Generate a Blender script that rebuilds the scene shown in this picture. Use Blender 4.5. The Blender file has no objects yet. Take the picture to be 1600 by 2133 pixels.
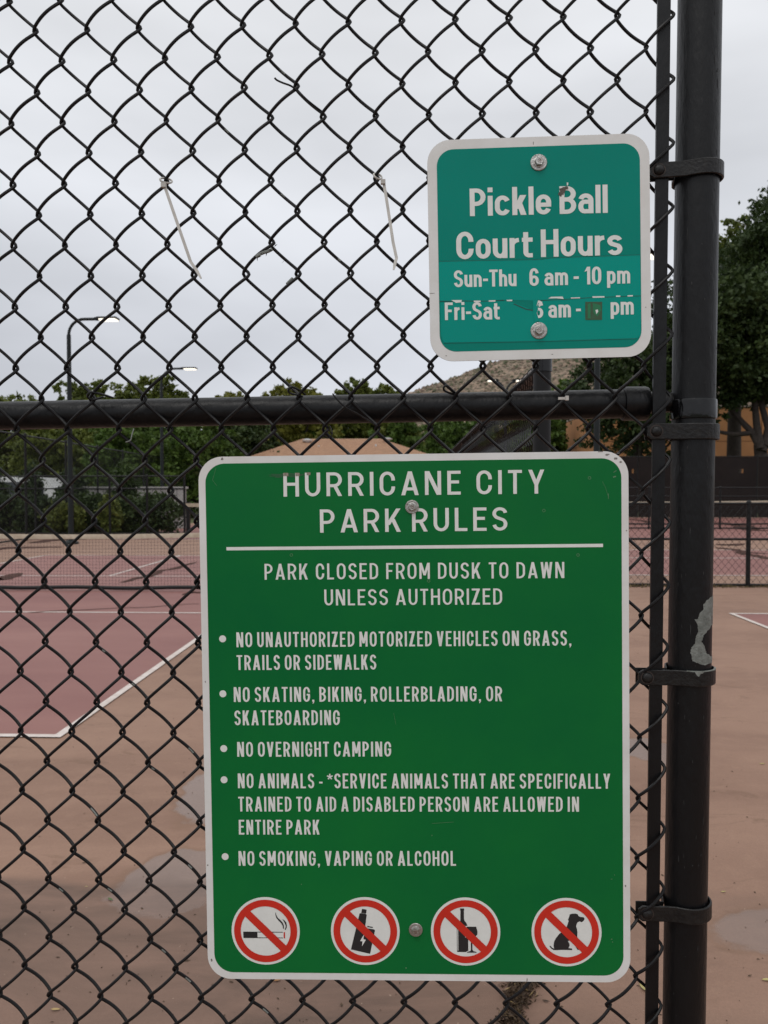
import bpy, math, random
import numpy as np
from mathutils import Vector, Matrix
from mathutils.geometry import delaunay_2d_cdt

R = math.radians
PI = math.pi
scene = bpy.context.scene
COL = scene.collection

# ------------------------------------------------------------------ camera
F_PX = 1675.0                       # focal length in pixels of a 1600 x 2133 picture
EYE = Vector((0, 0, 1.5))
YAW = R(2.05)
PITCH = math.atan((1066.5 - 1018.0) / F_PX)
cam_d = bpy.data.cameras.new('camera')
cam = bpy.data.objects.new('camera', cam_d)
COL.objects.link(cam)
cam.location = EYE
cam.rotation_euler = (PI / 2 - PITCH, 0, YAW)
cam_d.sensor_fit = 'VERTICAL'
cam_d.sensor_height = 36
cam_d.lens = F_PX / 2133 * 36
cam_d.clip_start = 0.05
cam_d.clip_end = 3000
cam_d.dof.use_dof = True
cam_d.dof.focus_distance = 1.14
cam_d.dof.aperture_fstop = 13.0
scene.camera = cam

# ------------------------------------------------------------------ light
SUN_EL, SUN_ROT = R(58), R(200)     # weak sun behind thick cloud, behind the camera
world = bpy.data.worlds.new("World")
scene.world = world
world.use_nodes = True
wn, wl = world.node_tree.nodes, world.node_tree.links
wn.clear()
w_out = wn.new('ShaderNodeOutputWorld')
w_bg = wn.new('ShaderNodeBackground')
w_bg.inputs['Strength'].default_value = 0.1
sky = wn.new('ShaderNodeTexSky')
sky.sky_type = 'NISHITA'
sky.sun_disc = False
sky.sun_elevation = SUN_EL
sky.sun_rotation = SUN_ROT
sky.air_density = 1.0
sky.dust_density = 2.0
tc = wn.new('ShaderNodeTexCoord')
sep = wn.new('ShaderNodeSeparateXYZ')
wl.new(tc.outputs['Generated'], sep.inputs[0])
# overcast layer: brightens from the horizon to the zenith as a cloudy sky does
zr = wn.new('ShaderNodeMapRange')
zr.inputs['From Min'].default_value = 0.0
zr.inputs['From Max'].default_value = 1.0
zr.inputs['To Min'].default_value = 0.0
zr.inputs['To Max'].default_value = 1.0
wl.new(sep.outputs['Z'], zr.inputs['Value'])
grad = wn.new('ShaderNodeValToRGB')
cr = grad.color_ramp
cr.elements[0].position = 0.0
cr.elements[0].color = (0.545, 0.56, 0.615, 1)
cr.elements[1].position = 1.0
cr.elements[1].color = (1.0, 1.0, 1.0, 1)
e = cr.elements.new(0.28); e.color = (0.60, 0.615, 0.65, 1)
e = cr.elements.new(0.55); e.color = (0.74, 0.75, 0.77, 1)
wl.new(zr.outputs[0], grad.inputs[0])
mp = wn.new('ShaderNodeMapping')
mp.inputs['Scale'].default_value = (1.0, 1.0, 3.2)
mp.inputs['Location'].default_value = (3.1, 0.4, 1.7)
wl.new(tc.outputs['Generated'], mp.inputs['Vector'])
cn = wn.new('ShaderNodeTexNoise')
cn.inputs['Scale'].default_value = 1.7
cn.inputs['Detail'].default_value = 4.5
cn.inputs['Roughness'].default_value = 0.5
wl.new(mp.outputs[0], cn.inputs['Vector'])
cm = wn.new('ShaderNodeMapRange')
cm.inputs['From Min'].default_value = 0.3
cm.inputs['From Max'].default_value = 0.7
cm.inputs['To Min'].default_value = 0.82
cm.inputs['To Max'].default_value = 1.14
wl.new(cn.outputs['Fac'], cm.inputs['Value'])
vm = wn.new('ShaderNodeVectorMath'); vm.operation = 'SCALE'
wl.new(grad.outputs[0], vm.inputs[0])
wl.new(cm.outputs[0], vm.inputs['Scale'])
vs = wn.new('ShaderNodeVectorMath'); vs.operation = 'SCALE'
vs.inputs['Scale'].default_value = 10.9
wl.new(vm.outputs[0], vs.inputs[0])
mx = wn.new('ShaderNodeMixRGB')
mx.inputs[0].default_value = 0.93
wl.new(sky.outputs[0], mx.inputs[1])
wl.new(vs.outputs[0], mx.inputs[2])
wl.new(mx.outputs[0], w_bg.inputs['Color'])
wl.new(w_bg.outputs[0], w_out.inputs[0])

sun_d = bpy.data.lights.new('sun', 'SUN')
sun_d.energy = 0.7
sun_d.angle = R(25)
sun_d.color = (1.0, 0.97, 0.93)
sun = bpy.data.objects.new('sun', sun_d)
COL.objects.link(sun)
sdir = Vector((math.sin(SUN_ROT) * math.cos(SUN_EL), math.cos(SUN_ROT) * math.cos(SUN_EL), math.sin(SUN_EL)))
sun.rotation_euler = sdir.to_track_quat('Z', 'Y').to_euler()

scene.view_settings.view_transform = 'Standard'
scene.view_settings.look = 'None'
scene.view_settings.gamma = 1
scene.view_settings.exposure = 0.16
scene.cycles.max_bounces = 6
scene.cycles.transparent_max_bounces = 12

# ------------------------------------------------------------------ measuring helpers
CM = cam.rotation_euler.to_matrix()

def ray(u, v):
    return (CM @ Vector(((u - 800) / F_PX, -(v - 1066.5) / F_PX, -1.0)))

def at(u, v, Y):
    d = ray(u, v)
    return EYE + d * (Y / d.y)

def ground(u, v, z=0.0):
    d = ray(u, v)
    return EYE + d * ((z - EYE.z) / d.z)

# ------------------------------------------------------------------ object helpers
def link(name, verts, faces, mat, parent=None, smooth=False, mats=None, fm=None):
    me = bpy.data.meshes.new(name)
    me.from_pydata([tuple(v) for v in verts], [], faces)
    for m in (mats or [mat]):
        me.materials.append(m)
    if fm is not None:
        me.polygons.foreach_set('material_index', fm)
    if smooth:
        me.polygons.foreach_set('use_smooth', [True] * len(me.polygons))
    me.update()
    if smooth: me.set_sharp_from_angle(angle=R(48))
    o = bpy.data.objects.new(name, me)
    COL.objects.link(o)
    if parent is not None:
        o.parent = parent
    return o

def empty(name, loc=(0, 0, 0), rz=0.0):
    o = bpy.data.objects.new(name, None)
    o.empty_display_size = 0.1
    o.location = loc
    o.rotation_euler = (0, 0, rz)
    COL.objects.link(o)
    return o

def tag(o, label=None, cat=None, group=None, kind=None):
    if label: o['label'] = label
    if cat: o['category'] = cat
    if group: o['group'] = group
    if kind: o['kind'] = kind
    return o

def copy_tree(o, parent=None):
    c = o.copy(); COL.objects.link(c)
    if parent is not None: c.parent = parent
    for ch in list(o.children):
        copy_tree(ch, c)
    return c

class MB:
    def __init__(s):
        s.v = []; s.f = []
    def add(s, vs, fs):
        n = len(s.v)
        s.v.extend([tuple(p) for p in vs])
        s.f.extend([tuple(i + n for i in f) for f in fs])
        return s
    def box(s, a, b):
        x0, y0, z0 = a; x1, y1, z1 = b
        return s.add([(x0,y0,z0),(x1,y0,z0),(x1,y1,z0),(x0,y1,z0),(x0,y0,z1),(x1,y0,z1),(x1,y1,z1),(x0,y1,z1)],
              [(0,3,2,1),(4,5,6,7),(0,1,5,4),(1,2,6,5),(2,3,7,6),(3,0,4,7)])
    def tube(s, pts, r, n=8, cap=True, ref=None):
        pts = [Vector(p) for p in pts]
        rs = r if isinstance(r, (list, tuple)) else [r] * len(pts)
        up = None
        vs = []; fs = []
        for i, p in enumerate(pts):
            t = (pts[min(i+1, len(pts)-1)] - pts[max(i-1, 0)])
            t = t.normalized() if t.length > 1e-12 else Vector((0, 0, 1))
            if up is None:
                a = Vector(ref) if ref else (Vector((0, 0, 1)) if abs(t.z) < .9 else Vector((0, 1, 0)))
                up = (a - t * a.dot(t)).normalized()
            else:
                up = (up - t * up.dot(t))
                up = up.normalized() if up.length > 1e-9 else t.orthogonal().normalized()
            w = t.cross(up)
            for k in range(n):
                a = 2 * PI * k / n
                vs.append(p + (up * math.cos(a) + w * math.sin(a)) * rs[i])
        for i in range(len(pts) - 1):
            for k in range(n):
                a = i * n + k; b = i * n + (k + 1) % n
                fs.append((a, b, b + n, a + n))
        if cap:
            fs.append(tuple(range(n - 1, -1, -1)))
            fs.append(tuple((len(pts) - 1) * n + k for k in range(n)))
        return s.add(vs, fs)
    def lathe(s, prof, n=24, M=Matrix()):
        """prof: list of (r, h) turned about local z, M places it"""
        vs = []; fs = []
        for (r, h) in prof:
            for k in range(n):
                a = 2 * PI * k / n
                vs.append(M @ Vector((r * math.cos(a), r * math.sin(a), h)))
        for i in range(len(prof) - 1):
            for k in range(n):
                a = i * n + k; b = i * n + (k + 1) % n
                fs.append((a, b, b + n, a + n))
        fs.append(tuple(range(n - 1, -1, -1)))
        fs.append(tuple((len(prof) - 1) * n + k for k in range(n)))
        return s.add(vs, fs)
    def build(s, name, mat, parent=None, smooth=False):
        return link(name, s.v, s.f, mat, parent, smooth)

# ------------------------------------------------------------------ materials
def mat(name, col, rough=0.5, metal=0.0, spec=0.5, noise=0.0, nscale=20.0, ncol=None, bump=0.0, bscale=60.0, emit=None,
        emis_s=0.0, rough_var=0.0, coat=0.0, detail=4.0, stretch=None, obj=False, aniso=None):
    m = bpy.data.materials.new(name)
    m.use_nodes = True
    nt = m.node_tree; nn, ll = nt.nodes, nt.links
    b = nn['Principled BSDF']
    b.inputs['Base Color'].default_value = (*col, 1)
    b.inputs['Roughness'].default_value = rough
    b.inputs['Metallic'].default_value = metal
    b.inputs['Specular IOR Level'].default_value = spec
    b.inputs['Coat Weight'].default_value = coat
    if emit:
        b.inputs['Emission Color'].default_value = (*emit, 1)
        b.inputs['Emission Strength'].default_value = emis_s
    if noise or bump or rough_var:
        if obj:
            t = nn.new('ShaderNodeTexCoord'); src = t.outputs['Object']
        else:
            g = nn.new('ShaderNodeNewGeometry'); src = g.outputs['Position']
        if stretch:
            mpp = nn.new('ShaderNodeMapping'); mpp.inputs['Scale'].default_value = stretch
            ll.new(src, mpp.inputs['Vector']); src = mpp.outputs[0]
    if noise:
        n = nn.new('ShaderNodeTexNoise'); n.inputs['Scale'].default_value = nscale; n.inputs['Detail'].default_value = detail
        n.inputs['Roughness'].default_value = 0.62
        ll.new(src, n.inputs['Vector'])
        r = nn.new('ShaderNodeMapRange'); r.inputs['From Min'].default_value = 0.32; r.inputs['From Max'].default_value = 0.68
        ll.new(n.outputs['Fac'], r.inputs['Value'])
        x = nn.new('ShaderNodeMixRGB')
        c2 = ncol or tuple(c * (1 - noise) for c in col)
        x.inputs[1].default_value = (*col, 1); x.inputs[2].default_value = (*c2, 1)
        ll.new(r.outputs[0], x.inputs[0]); ll.new(x.outputs[0], b.inputs['Base Color'])
        if rough_var:
            rr = nn.new('ShaderNodeMapRange'); rr.inputs['To Min'].default_value = max(0.02, rough - rough_var)
            rr.inputs['To Max'].default_value = min(1, rough + rough_var)
            ll.new(n.outputs['Fac'], rr.inputs['Value']); ll.new(rr.outputs[0], b.inputs['Roughness'])
    if bump:
        n2 = nn.new('ShaderNodeTexNoise'); n2.inputs['Scale'].default_value = bscale; n2.inputs['Detail'].default_value = 5
        ll.new(src, n2.inputs['Vector'])
        bp = nn.new('ShaderNodeBump'); bp.inputs['Strength'].default_value = bump; bp.inputs['Distance'].default_value = 0.002
        ll.new(n2.outputs['Fac'], bp.inputs['Height']); ll.new(bp.outputs[0], b.inputs['Normal'])
    return m

M_VINYL = mat('black_vinyl_wire', (0.0035, 0.0035, 0.005), 0.42, spec=0.24, noise=0.6, nscale=140, ncol=(0.009, 0.0085, 0.008), bump=0.25, bscale=400)
M_POST = mat('black_coated_pipe', (0.0055, 0.0058, 0.0066), 0.40, spec=0.28, noise=0.8, nscale=26, ncol=(0.0025, 0.0025, 0.003), bump=0.55,
             bscale=150, rough_var=0.12, stretch=(1, 1, 0.35), detail=8)
M_BAND = mat('black_painted_steel', (0.004, 0.004, 0.0045), 0.42, spec=0.32, noise=0.7, nscale=90, ncol=(0.013, 0.012, 0.011), bump=0.5, bscale=220, rough_var=0.15)
M_GLOSS = mat('glossy_black_sleeve', (0.004, 0.004, 0.0045), 0.14, spec=0.4, bump=0.3, bscale=90)
M_BARE = mat('bare_weathered_metal', (0.225, 0.24, 0.22), 0.6, metal=0.2, noise=0.7, nscale=110, ncol=(0.115, 0.125, 0.112), bump=0.6, bscale=300, detail=8)
M_GALV = mat('galvanised_bolt', (0.52, 0.51, 0.49), 0.34, metal=0.9, noise=0.4, nscale=260, ncol=(0.33, 0.31, 0.28), bump=0.5, bscale=500, rough_var=0.12)
M_RUST = mat('rusty_steel', (0.16, 0.085, 0.05), 0.7, metal=0.3, noise=0.6, nscale=300)
M_WHITE = mat('white_sheeting', (0.74, 0.745, 0.73), 0.45, spec=0.35, noise=0.25, nscale=14, ncol=(0.65, 0.64, 0.61), detail=9, rough_var=0.1)
M_LETTER = mat('white_lettering', (0.76, 0.775, 0.74), 0.45, spec=0.35, noise=0.1, nscale=40, detail=8)
M_EDGE = mat('raw_sign_metal', (0.22, 0.14, 0.115), 0.6, metal=0.4, noise=0.4, nscale=60)
M_RED = mat('red_ink', (0.60, 0.028, 0.014), 0.42, spec=0.4, noise=0.12, nscale=30)
M_INK = mat('black_ink', (0.016, 0.016, 0.017), 0.45)
M_ZIP = mat('white_nylon', (0.52, 0.50, 0.46), 0.45, noise=0.2, nscale=80)

def sheeting(name, c1, c2, scratch=(0.25, 0.4, 0.3)):
    """coloured reflective sheeting: fine cell grain, faint vertical handling marks, light scratches, glossy"""
    m = mat(name, c1, 0.22, spec=0.13, noise=0.5, nscale=2.6, ncol=c2, bump=0.10, bscale=1400, rough_var=0.08, obj=True, detail=7)
    nt = m.node_tree; nn, ll = nt.nodes, nt.links
    b = nn['Principled BSDF']
    src = b.inputs['Base Color'].links[0].from_socket
    t = nn.new('ShaderNodeTexCoord')
    mp_ = nn.new('ShaderNodeMapping'); mp_.inputs['Scale'].default_value = (34, 34, 9); mp_.inputs['Rotation'].default_value = (0, 0.5, 0)
    ll.new(t.outputs['Object'], mp_.inputs['Vector'])
    n = nn.new('ShaderNodeTexNoise'); n.inputs['Scale'].default_value = 3; n.inputs['Detail'].default_value = 12
    n.inputs['Roughness'].default_value = 0.78
    ll.new(mp_.outputs[0], n.inputs['Vector'])
    r = nn.new('ShaderNodeMapRange'); r.inputs['From Min'].default_value = 0.64; r.inputs['From Max'].default_value = 0.74
    r.inputs['To Max'].default_value = 0.35
    ll.new(n.outputs['Fac'], r.inputs['Value'])
    x = nn.new('ShaderNodeMixRGB'); x.inputs[2].default_value = (*scratch, 1)
    ll.new(r.outputs[0], x.inputs[0]); ll.new(src, x.inputs[1]); ll.new(x.outputs[0], b.inputs['Base Color'])
    return m

M_GREEN = sheeting('green_sheeting', (0.003, 0.122, 0.034), (0.006, 0.155, 0.032), (0.05, 0.17, 0.07))  # broad mottling of two greens stands in for uneven reflected sheen
M_TEAL = sheeting('teal_sheeting', (0.000, 0.235, 0.178), (0.000, 0.205, 0.155), (0.08, 0.30, 0.22))
M_TEAL2 = sheeting('lighter_teal_patch', (0.000, 0.30, 0.235), (0.000, 0.28, 0.225), (0.08, 0.34, 0.27))
M_TEAL3 = sheeting('second_teal_patch', (0.000, 0.29, 0.225), (0.000, 0.27, 0.215), (0.08, 0.34, 0.27))
M_BROWN = mat('brown_residue', (0.035, 0.055, 0.02), 0.5, noise=0.6, nscale=120, ncol=(0.02, 0.10, 0.04))
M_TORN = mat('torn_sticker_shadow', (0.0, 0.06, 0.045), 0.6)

# ------------------------------------------------------------------ setting: ground
def ground_mat():
    m = bpy.data.materials.new('court_coating_tan'); m.use_nodes = True
    nt = m.node_tree; nn, ll = nt.nodes, nt.links
    b = nn['Principled BSDF']
    g = nn.new('ShaderNodeNewGeometry')
    def noise(scale, detail=6, rough=0.6, vec=None, dist=0.0):
        n = nn.new('ShaderNodeTexNoise'); n.inputs['Scale'].default_value = scale; n.inputs['Detail'].default_value = detail
        n.inputs['Roughness'].default_value = rough; n.inputs['Distortion'].default_value = dist
        ll.new(vec or g.outputs['Position'], n.inputs['Vector']); return n.outputs['Fac']
    def rng(v, a, bb, c=0.0, d=1.0):
        r = nn.new('ShaderNodeMapRange'); r.inputs['From Min'].default_value = a; r.inputs['From Max'].default_value = bb
        r.inputs['To Min'].default_value = c; r.inputs['To Max'].default_value = d
        ll.new(v, r.inputs['Value']); return r.outputs[0]
    def mix(f, a, c2):
        x = nn.new('ShaderNodeMixRGB')
        ll.new(f, x.inputs[0]); ll.new(a, x.inputs[1])
        if isinstance(c2, tuple): x.inputs[2].default_value = (*c2, 1)
        else: ll.new(c2, x.inputs[2])
        return x.outputs[0]
    def math_(op, a, bb):
        n = nn.new('ShaderNodeMath'); n.operation = op
        for i, q in enumerate((a, bb)):
            if isinstance(q, (int, float)): n.inputs[i].default_value = q
            else: ll.new(q, n.inputs[i])
        return n.outputs[0]
    base = nn.new('ShaderNodeRGB'); base.outputs[0].default_value = (0.300, 0.180, 0.126, 1)
    st = nn.new('ShaderNodeMapping'); st.inputs['Scale'].default_value = (0.55, 1.3, 1); ll.new(g.outputs['Position'], st.inputs['Vector'])
    c = base.outputs[0]
    c = mix(rng(noise(1.1, 7, 0.62, st.outputs[0], 0.6), 0.42, 0.64), c, (0.232, 0.134, 0.093))
    c = mix(rng(noise(9, 6, 0.7), 0.5, 0.75, 0, 0.4), c, (0.37, 0.232, 0.16))
    c = mix(rng(noise(3.0, 9, 0.72, st.outputs[0], 1.2), 0.57, 0.69, 0, 0.8), c, (0.165, 0.095, 0.058))
    # damp films with their own outlines: (x, y, half-width, half-depth)
    sepn = nn.new('ShaderNodeSeparateXYZ'); ll.new(g.outputs['Position'], sepn.inputs[0])
    wob = noise(1.9, 5, 0.55)
    wob2 = noise(14, 5, 0.6)
    damp = None; rim = None
    for (u, v, du, dv) in WET:
        p = ground(u, v); hx = (ground(u + du, v) - p).length; hy = abs((ground(u, v - dv) - ground(u, v + dv)).y) / 2
        dx = math_('DIVIDE', math_('SUBTRACT', sepn.outputs[0], p.x), hx)
        dy = math_('DIVIDE', math_('SUBTRACT', sepn.outputs[1], p.y), hy)
        d = math_('SQRT', math_('ADD', math_('MULTIPLY', dx, dx), math_('MULTIPLY', dy, dy)), 0)
        d = math_('ADD', d, math_('MULTIPLY', math_('SUBTRACT', wob, 0.5), 2.4))
        d = math_('ADD', d, math_('MULTIPLY', math_('SUBTRACT', wob2, 0.5), 0.22))
        a = rng(d, 1.04, 0.92)
        r_ = math_('MULTIPLY', rng(d, 1.22, 1.02), rng(d, 0.86, 1.02))
        damp = a if damp is None else math_('MAXIMUM', damp, a)
        rim = r_ if rim is None else math_('MAXIMUM', rim, r_)
    c = mix(math_('MULTIPLY', rim, 0.55), c, (0.20, 0.115, 0.07))
    c = mix(math_('MULTIPLY', damp, 0.6), c, (0.185, 0.140, 0.120))
    # near the fence the coat is dirtier, up to a wavering edge
    yy = math_('ADD', sepn.outputs[1], math_('MULTIPLY', math_('SUBTRACT', noise(1.3, 3, 0.5), 0.5), 0.5))
    near = math_('MULTIPLY', rng(yy, 3.04, 2.98), rng(math_('ADD', sepn.outputs[0], math_('MULTIPLY', wob, 0.6)), 0.1, 1.1, 1.0, 0.3))
    c = mix(math_('MULTIPLY', near, 0.95), c, mix(rng(noise(2.4, 8, 0.66, st.outputs[0], 0.8), 0.36, 0.66), mix(near, base.outputs[0], (0.225, 0.138, 0.102)), (0.115, 0.075, 0.056)))
    c = mix(rng(noise(95, 5, 0.75), 0.40, 0.66, 0, 0.30), c, (0.17, 0.10, 0.072))
    # specks
    c = mix(rng(noise(75, 2, 0.5), 0.755, 0.80, 0, 0.8), c, (0.06, 0.04, 0.03))
    c = mix(rng(noise(52, 2, 0.5), 0.27, 0.235, 0, 0.5), c, (0.42, 0.31, 0.23))
    ll.new(c, b.inputs['Base Color'])
    ro = rng(damp, 0, 1, 0.70, 0.22)
    ll.new(ro, b.inputs['Roughness'])
    b.inputs['Specular IOR Level'].default_value = 0.35
    bp = nn.new('ShaderNodeBump'); bp.inputs['Strength'].default_value = 0.35; bp.inputs['Distance'].default_value = 0.003
    ll.new(math_('MULTIPLY', noise(230, 4, 0.6), math_('SUBTRACT', 1.15, damp)), bp.inputs['Height']); ll.new(bp.outputs[0], b.inputs['Normal'])
    return m

WET = [(365, 1830, 110, 62), (1610, 1938, 135, 56), (460, 1640, 70, 90), (1350, 1560, 60, 30)]
M_TAN = ground_mat()
M_PINK = mat('court_coating_maroon', (0.262, 0.114, 0.094), 0.6, noise=0.5, nscale=0.9, ncol=(0.205, 0.082, 0.072), bump=0.3, bscale=240, rough_var=0.1, detail=8,
             stretch=(0.4, 1.0, 1))
M_LINE = mat('court_line_paint', (0.66, 0.60, 0.56), 0.6, noise=0.25, nscale=12, ncol=(0.52, 0.44, 0.39), detail=8)
M_CRACK = mat('dark_wet_stain', (0.090, 0.045, 0.036), 0.85, spec=.1, noise=0.4, nscale=6)
M_GRASS = mat('rough_grass', (0.060, 0.085, 0.022), 0.9, noise=0.6, nscale=0.5, ncol=(0.11, 0.10, 0.05), detail=8)

def sheet(name, pts, z, m, parent=None):
    return link(name, [(p[0], p[1], z) for p in pts], [tuple(range(len(pts)))], m, parent)

g_ = sheet('ground', [(-900, -60), (900, -60), (900, 1500), (-900, 1500)], -0.008, M_GRASS)
tag(g_, kind='structure')
apron = sheet('court_apron', [(-14.5, -8), (16, -8), (16, 24), (34, 24), (34, 43), (-9.6, 43), (-9.6, 27.5), (-14.5, 27.5)], 0.0, M_TAN)
tag(apron, kind='structure')

def court(x0, x1, y0, y1, lines, w=0.055):
    c = sheet('court_surface', [(x0, y0), (x1, y0), (x1, y1), (x0, y1)], 0.004, M_PINK)
    tag(c, kind='structure')
    for (a, b2) in lines:
        (ax, ay), (bx, by) = a, b2
        if abs(ax - bx) > abs(ay - by):
            pts = [(ax, ay - w / 2), (bx, by - w / 2), (bx, by + w / 2), (ax, ay + w / 2)]; z = 0.008
        else:
            pts = [(ax - w / 2, ay + w * .51), (ax + w / 2, ay + w * .51), (bx + w / 2, by - w * .51), (bx - w / 2, by - w * .51)]; z = 0.008
        sheet('painted_line', pts, z, M_LINE, c)
    return c

# near left court: right sideline, baseline, kitchen lines, centre lines
YB, YK, YN, YK2, YB2 = ground(121, 1535).y, ground(100, 1276).y, 11.6, ground(100, 1200).y, ground(100, 1157).y
XR = ground(121, 1535).x; XL = XR - 6.1; XC = XR - 3.05
court(XL, XR, YB, YB2, [((XL - .027, YB), (XR + .027, YB)), ((XL, YK), (XR - .03, YK)), ((XL, YK2), (XR - .03, YK2)), ((XL - .027, YB2), (XR + .027, YB2)),
      ((XR, YB), (XR, YB2)), ((XL, YB), (XL, YB2)), ((XC, YB), (XC, YK)), ((XC, YK2), (XC, YB2))])
# court to the right of the gate, its far corner in view
XQ = ground(1524, 1279).x; YQ = ground(1524, 1279).y
court(XQ, XQ + 6.1, -3.9, YQ, [((XQ - .027, YQ), (XQ + 6.13, YQ)), ((XQ, -3.9), (XQ, YQ)), ((XQ + 6.1, -3.9), (XQ + 6.1, YQ))])
# two courts turned sideways behind the low fence
for (v0, v1, vl) in ((1199, 1146, 1163), (1124, 1079, None)):
    y0, y1 = ground(1450, v0).y, ground(1450, v1).y
    xe = 14.6 if vl else 27.0
    ls = [((1.2, y0), (xe, y0)), ((1.2, y1), (xe, y1)), ((1.2, y0), (1.2, y1)), ((xe, y0), (xe, y1))]
    if vl: ls.append(((1.2, ground(1450, vl).y), (14.6, ground(1450, vl).y)))
    court(1.2, xe, y0, y1, ls, 0.07)
# far tan-and-maroon court on the left, beyond the first
court(-9.0, -2.4, 23.5, 38, [((-9, 23.5), (-2.4, 23.5)), ((-2.4, 23.5), (-2.4, 38))], 0.06)

def stain(pts_px, widths, name='damp_streak', z=0.0105):
    pts = [ground(u, v) for (u, v) in pts_px]
    L = []; Rr = []
    for i, p in enumerate(pts):
        t = (pts[min(i + 1, len(pts) - 1)] - pts[max(i - 1, 0)]).normalized()
        n = Vector((-t.y, t.x, 0))
        w = widths[i]
        L.append((p.x + n.x * w, p.y + n.y * w, z)); Rr.append((p.x - n.x * w, p.y - n.y * w, z))
    n = len(pts)
    o = link(name, L + Rr, [(i, i + 1, n + i + 1, n + i) for i in range(n - 1)], M_CRACK)
    tag(o, kind='structure')
    return o
def smooth_px(ctrl, n=26, jit=1.0, seed=1):
    rnd = random.Random(seed); out = []
    for k in range(n):
        t = k / (n - 1) * (len(ctrl) - 1); i = min(int(t), len(ctrl) - 2); f = t - i; f = f * f * (3 - 2 * f)
        a, b2 = ctrl[i], ctrl[i + 1]
        out.append((a[0] + (b2[0] - a[0]) * (t - i), a[1] + (b2[1] - a[1]) * f + rnd.uniform(-jit, jit)))
    return out
def stain_c(ctrl, wmax, seed, jit=0.6):
    rnd = random.Random(seed); p = smooth_px(ctrl, 26, jit, seed)
    w = [0.01 + wmax * math.sin(PI * (i + .5) / 26) ** .6 * rnd.uniform(.55, 1.0) for i in range(26)]
    stain(p, w)
stain_c([(1490, 1088), (1540, 1094), (1570, 1105), (1640, 1108)], 0.45, 3, 0.3)
stain_c([(1492, 1134), (1520, 1136), (1548, 1133)], 0.22, 4, 0.3)
stain_c([(1490, 1141), (1520, 1144), (1560, 1152), (1600, 1154)], 0.16, 5, 0.3)
stain_c([(1530, 1150), (1560, 1156), (1610, 1166)], 0.16, 6, 0.3)
stain_c([(1312, 1082), (1340, 1085), (1362, 1091)], 0.3, 7, 0.3)
stain_c([(250, 1214), (300, 1203), (345, 1188), (415, 1172)], 0.10, 8, 0.4)
stain_c([(-40, 1213), (0, 1207), (45, 1195)], 0.2, 9, 0.4)
stain_c([(-60, 1150), (30, 1141), (130, 1140)], 0.3, 10, 0.2)
stain_c([(60, 1131), (130, 1124), (220, 1119)], 0.35, 11, 0.2)
stain_c([(60, 1277), (150, 1272), (280, 1267), (415, 1259)], 0.008, 12, 0.2)
stain_c([(380, 1240), (400, 1235), (425, 1236)], 0.05, 13, 0.3)

# ------------------------------------------------------------------ hill
M_HILL = mat('rocky_desert_hillside', (0.33, 0.235, 0.17), 0.95, noise=0.5, nscale=0.16, ncol=(0.16, 0.115, 0.085), bump=0.0, detail=14)
_nt = M_HILL.node_tree; _b = _nt.nodes['Principled BSDF']; _s = _b.inputs['Base Color'].links[0].from_socket
_g = _nt.nodes.new('ShaderNodeNewGeometry'); _n = _nt.nodes.new('ShaderNodeTexNoise'); _n.inputs['Scale'].default_value = 0.42; _n.inputs['Detail'].default_value = 6
_n.inputs['Roughness'].default_value = .75
_nt.links.new(_g.outputs['Position'], _n.inputs['Vector'])
_r = _nt.nodes.new('ShaderNodeMapRange'); _r.inputs['From Min'].default_value = .47; _r.inputs['From Max'].default_value = .53
_nt.links.new(_n.outputs['Fac'], _r.inputs['Value'])
_x = _nt.nodes.new('ShaderNodeMixRGB'); _x.inputs[2].default_value = (0.10, 0.085, 0.055, 1)
_nt.links.new(_r.outputs[0], _x.inputs[0]); _nt.links.new(_s, _x.inputs[1]); _nt.links.new(_x.outputs[0], _b.inputs['Base Color'])
def hill():
    rng = np.random.default_rng(5)
    xs = np.linspace(-60, 420, 110); ys = np.linspace(300, 640, 80)
    X, Y = np.meshgrid(xs, ys)
    prof = np.interp(X[0], [-60, 2, 12, 26, 42, 75, 120, 190, 280, 420], [0, 0, 66, 74, 83, 90, 96, 100, 92, 60])
    prof[X[0] < 0] = np.linspace(0, 40, (X[0] < 0).sum())
    up = np.clip((Y - 300) / 200, 0, 1); up = up * up * (3 - 2 * up)
    Z = prof[None, :] * 0 - 3
    # ridge seen at Y = 500
    ridge = np.interp(xs, [-60, -20, -2, 19, 34, 49, 72, 113, 170, 260, 420], [0, 42, 62, 69, 76, 81, 87, 92, 98, 100, 60])
    Z = ridge[None, :] * up - 3
    for s, a in ((40, 5), (17, 3), (7, 1.2), (3, 0.6)):
        ph = rng.uniform(0, 6, 4)
        Z += a * (np.sin(X / s + ph[0] + np.sin(Y / s * .7 + ph[1])) * np.sin(Y / s * .8 + ph[2] + np.cos(X / s * 1.3 + ph[3]))) * up * (.15 if s > 10 else .5)
    Z += rng.normal(0, .7, Z.shape) * up
    v = np.stack([X, Y, Z], -1).reshape(-1, 3)
    nx = len(xs)
    f = [(j * nx + i, j * nx + i + 1, (j + 1) * nx + i + 1, (j + 1) * nx + i) for j in range(len(ys) - 1) for i in range(nx - 1)]
    o = link('hillside', v.tolist(), f, M_HILL)
    tag(o, kind='structure')
hill()
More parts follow.
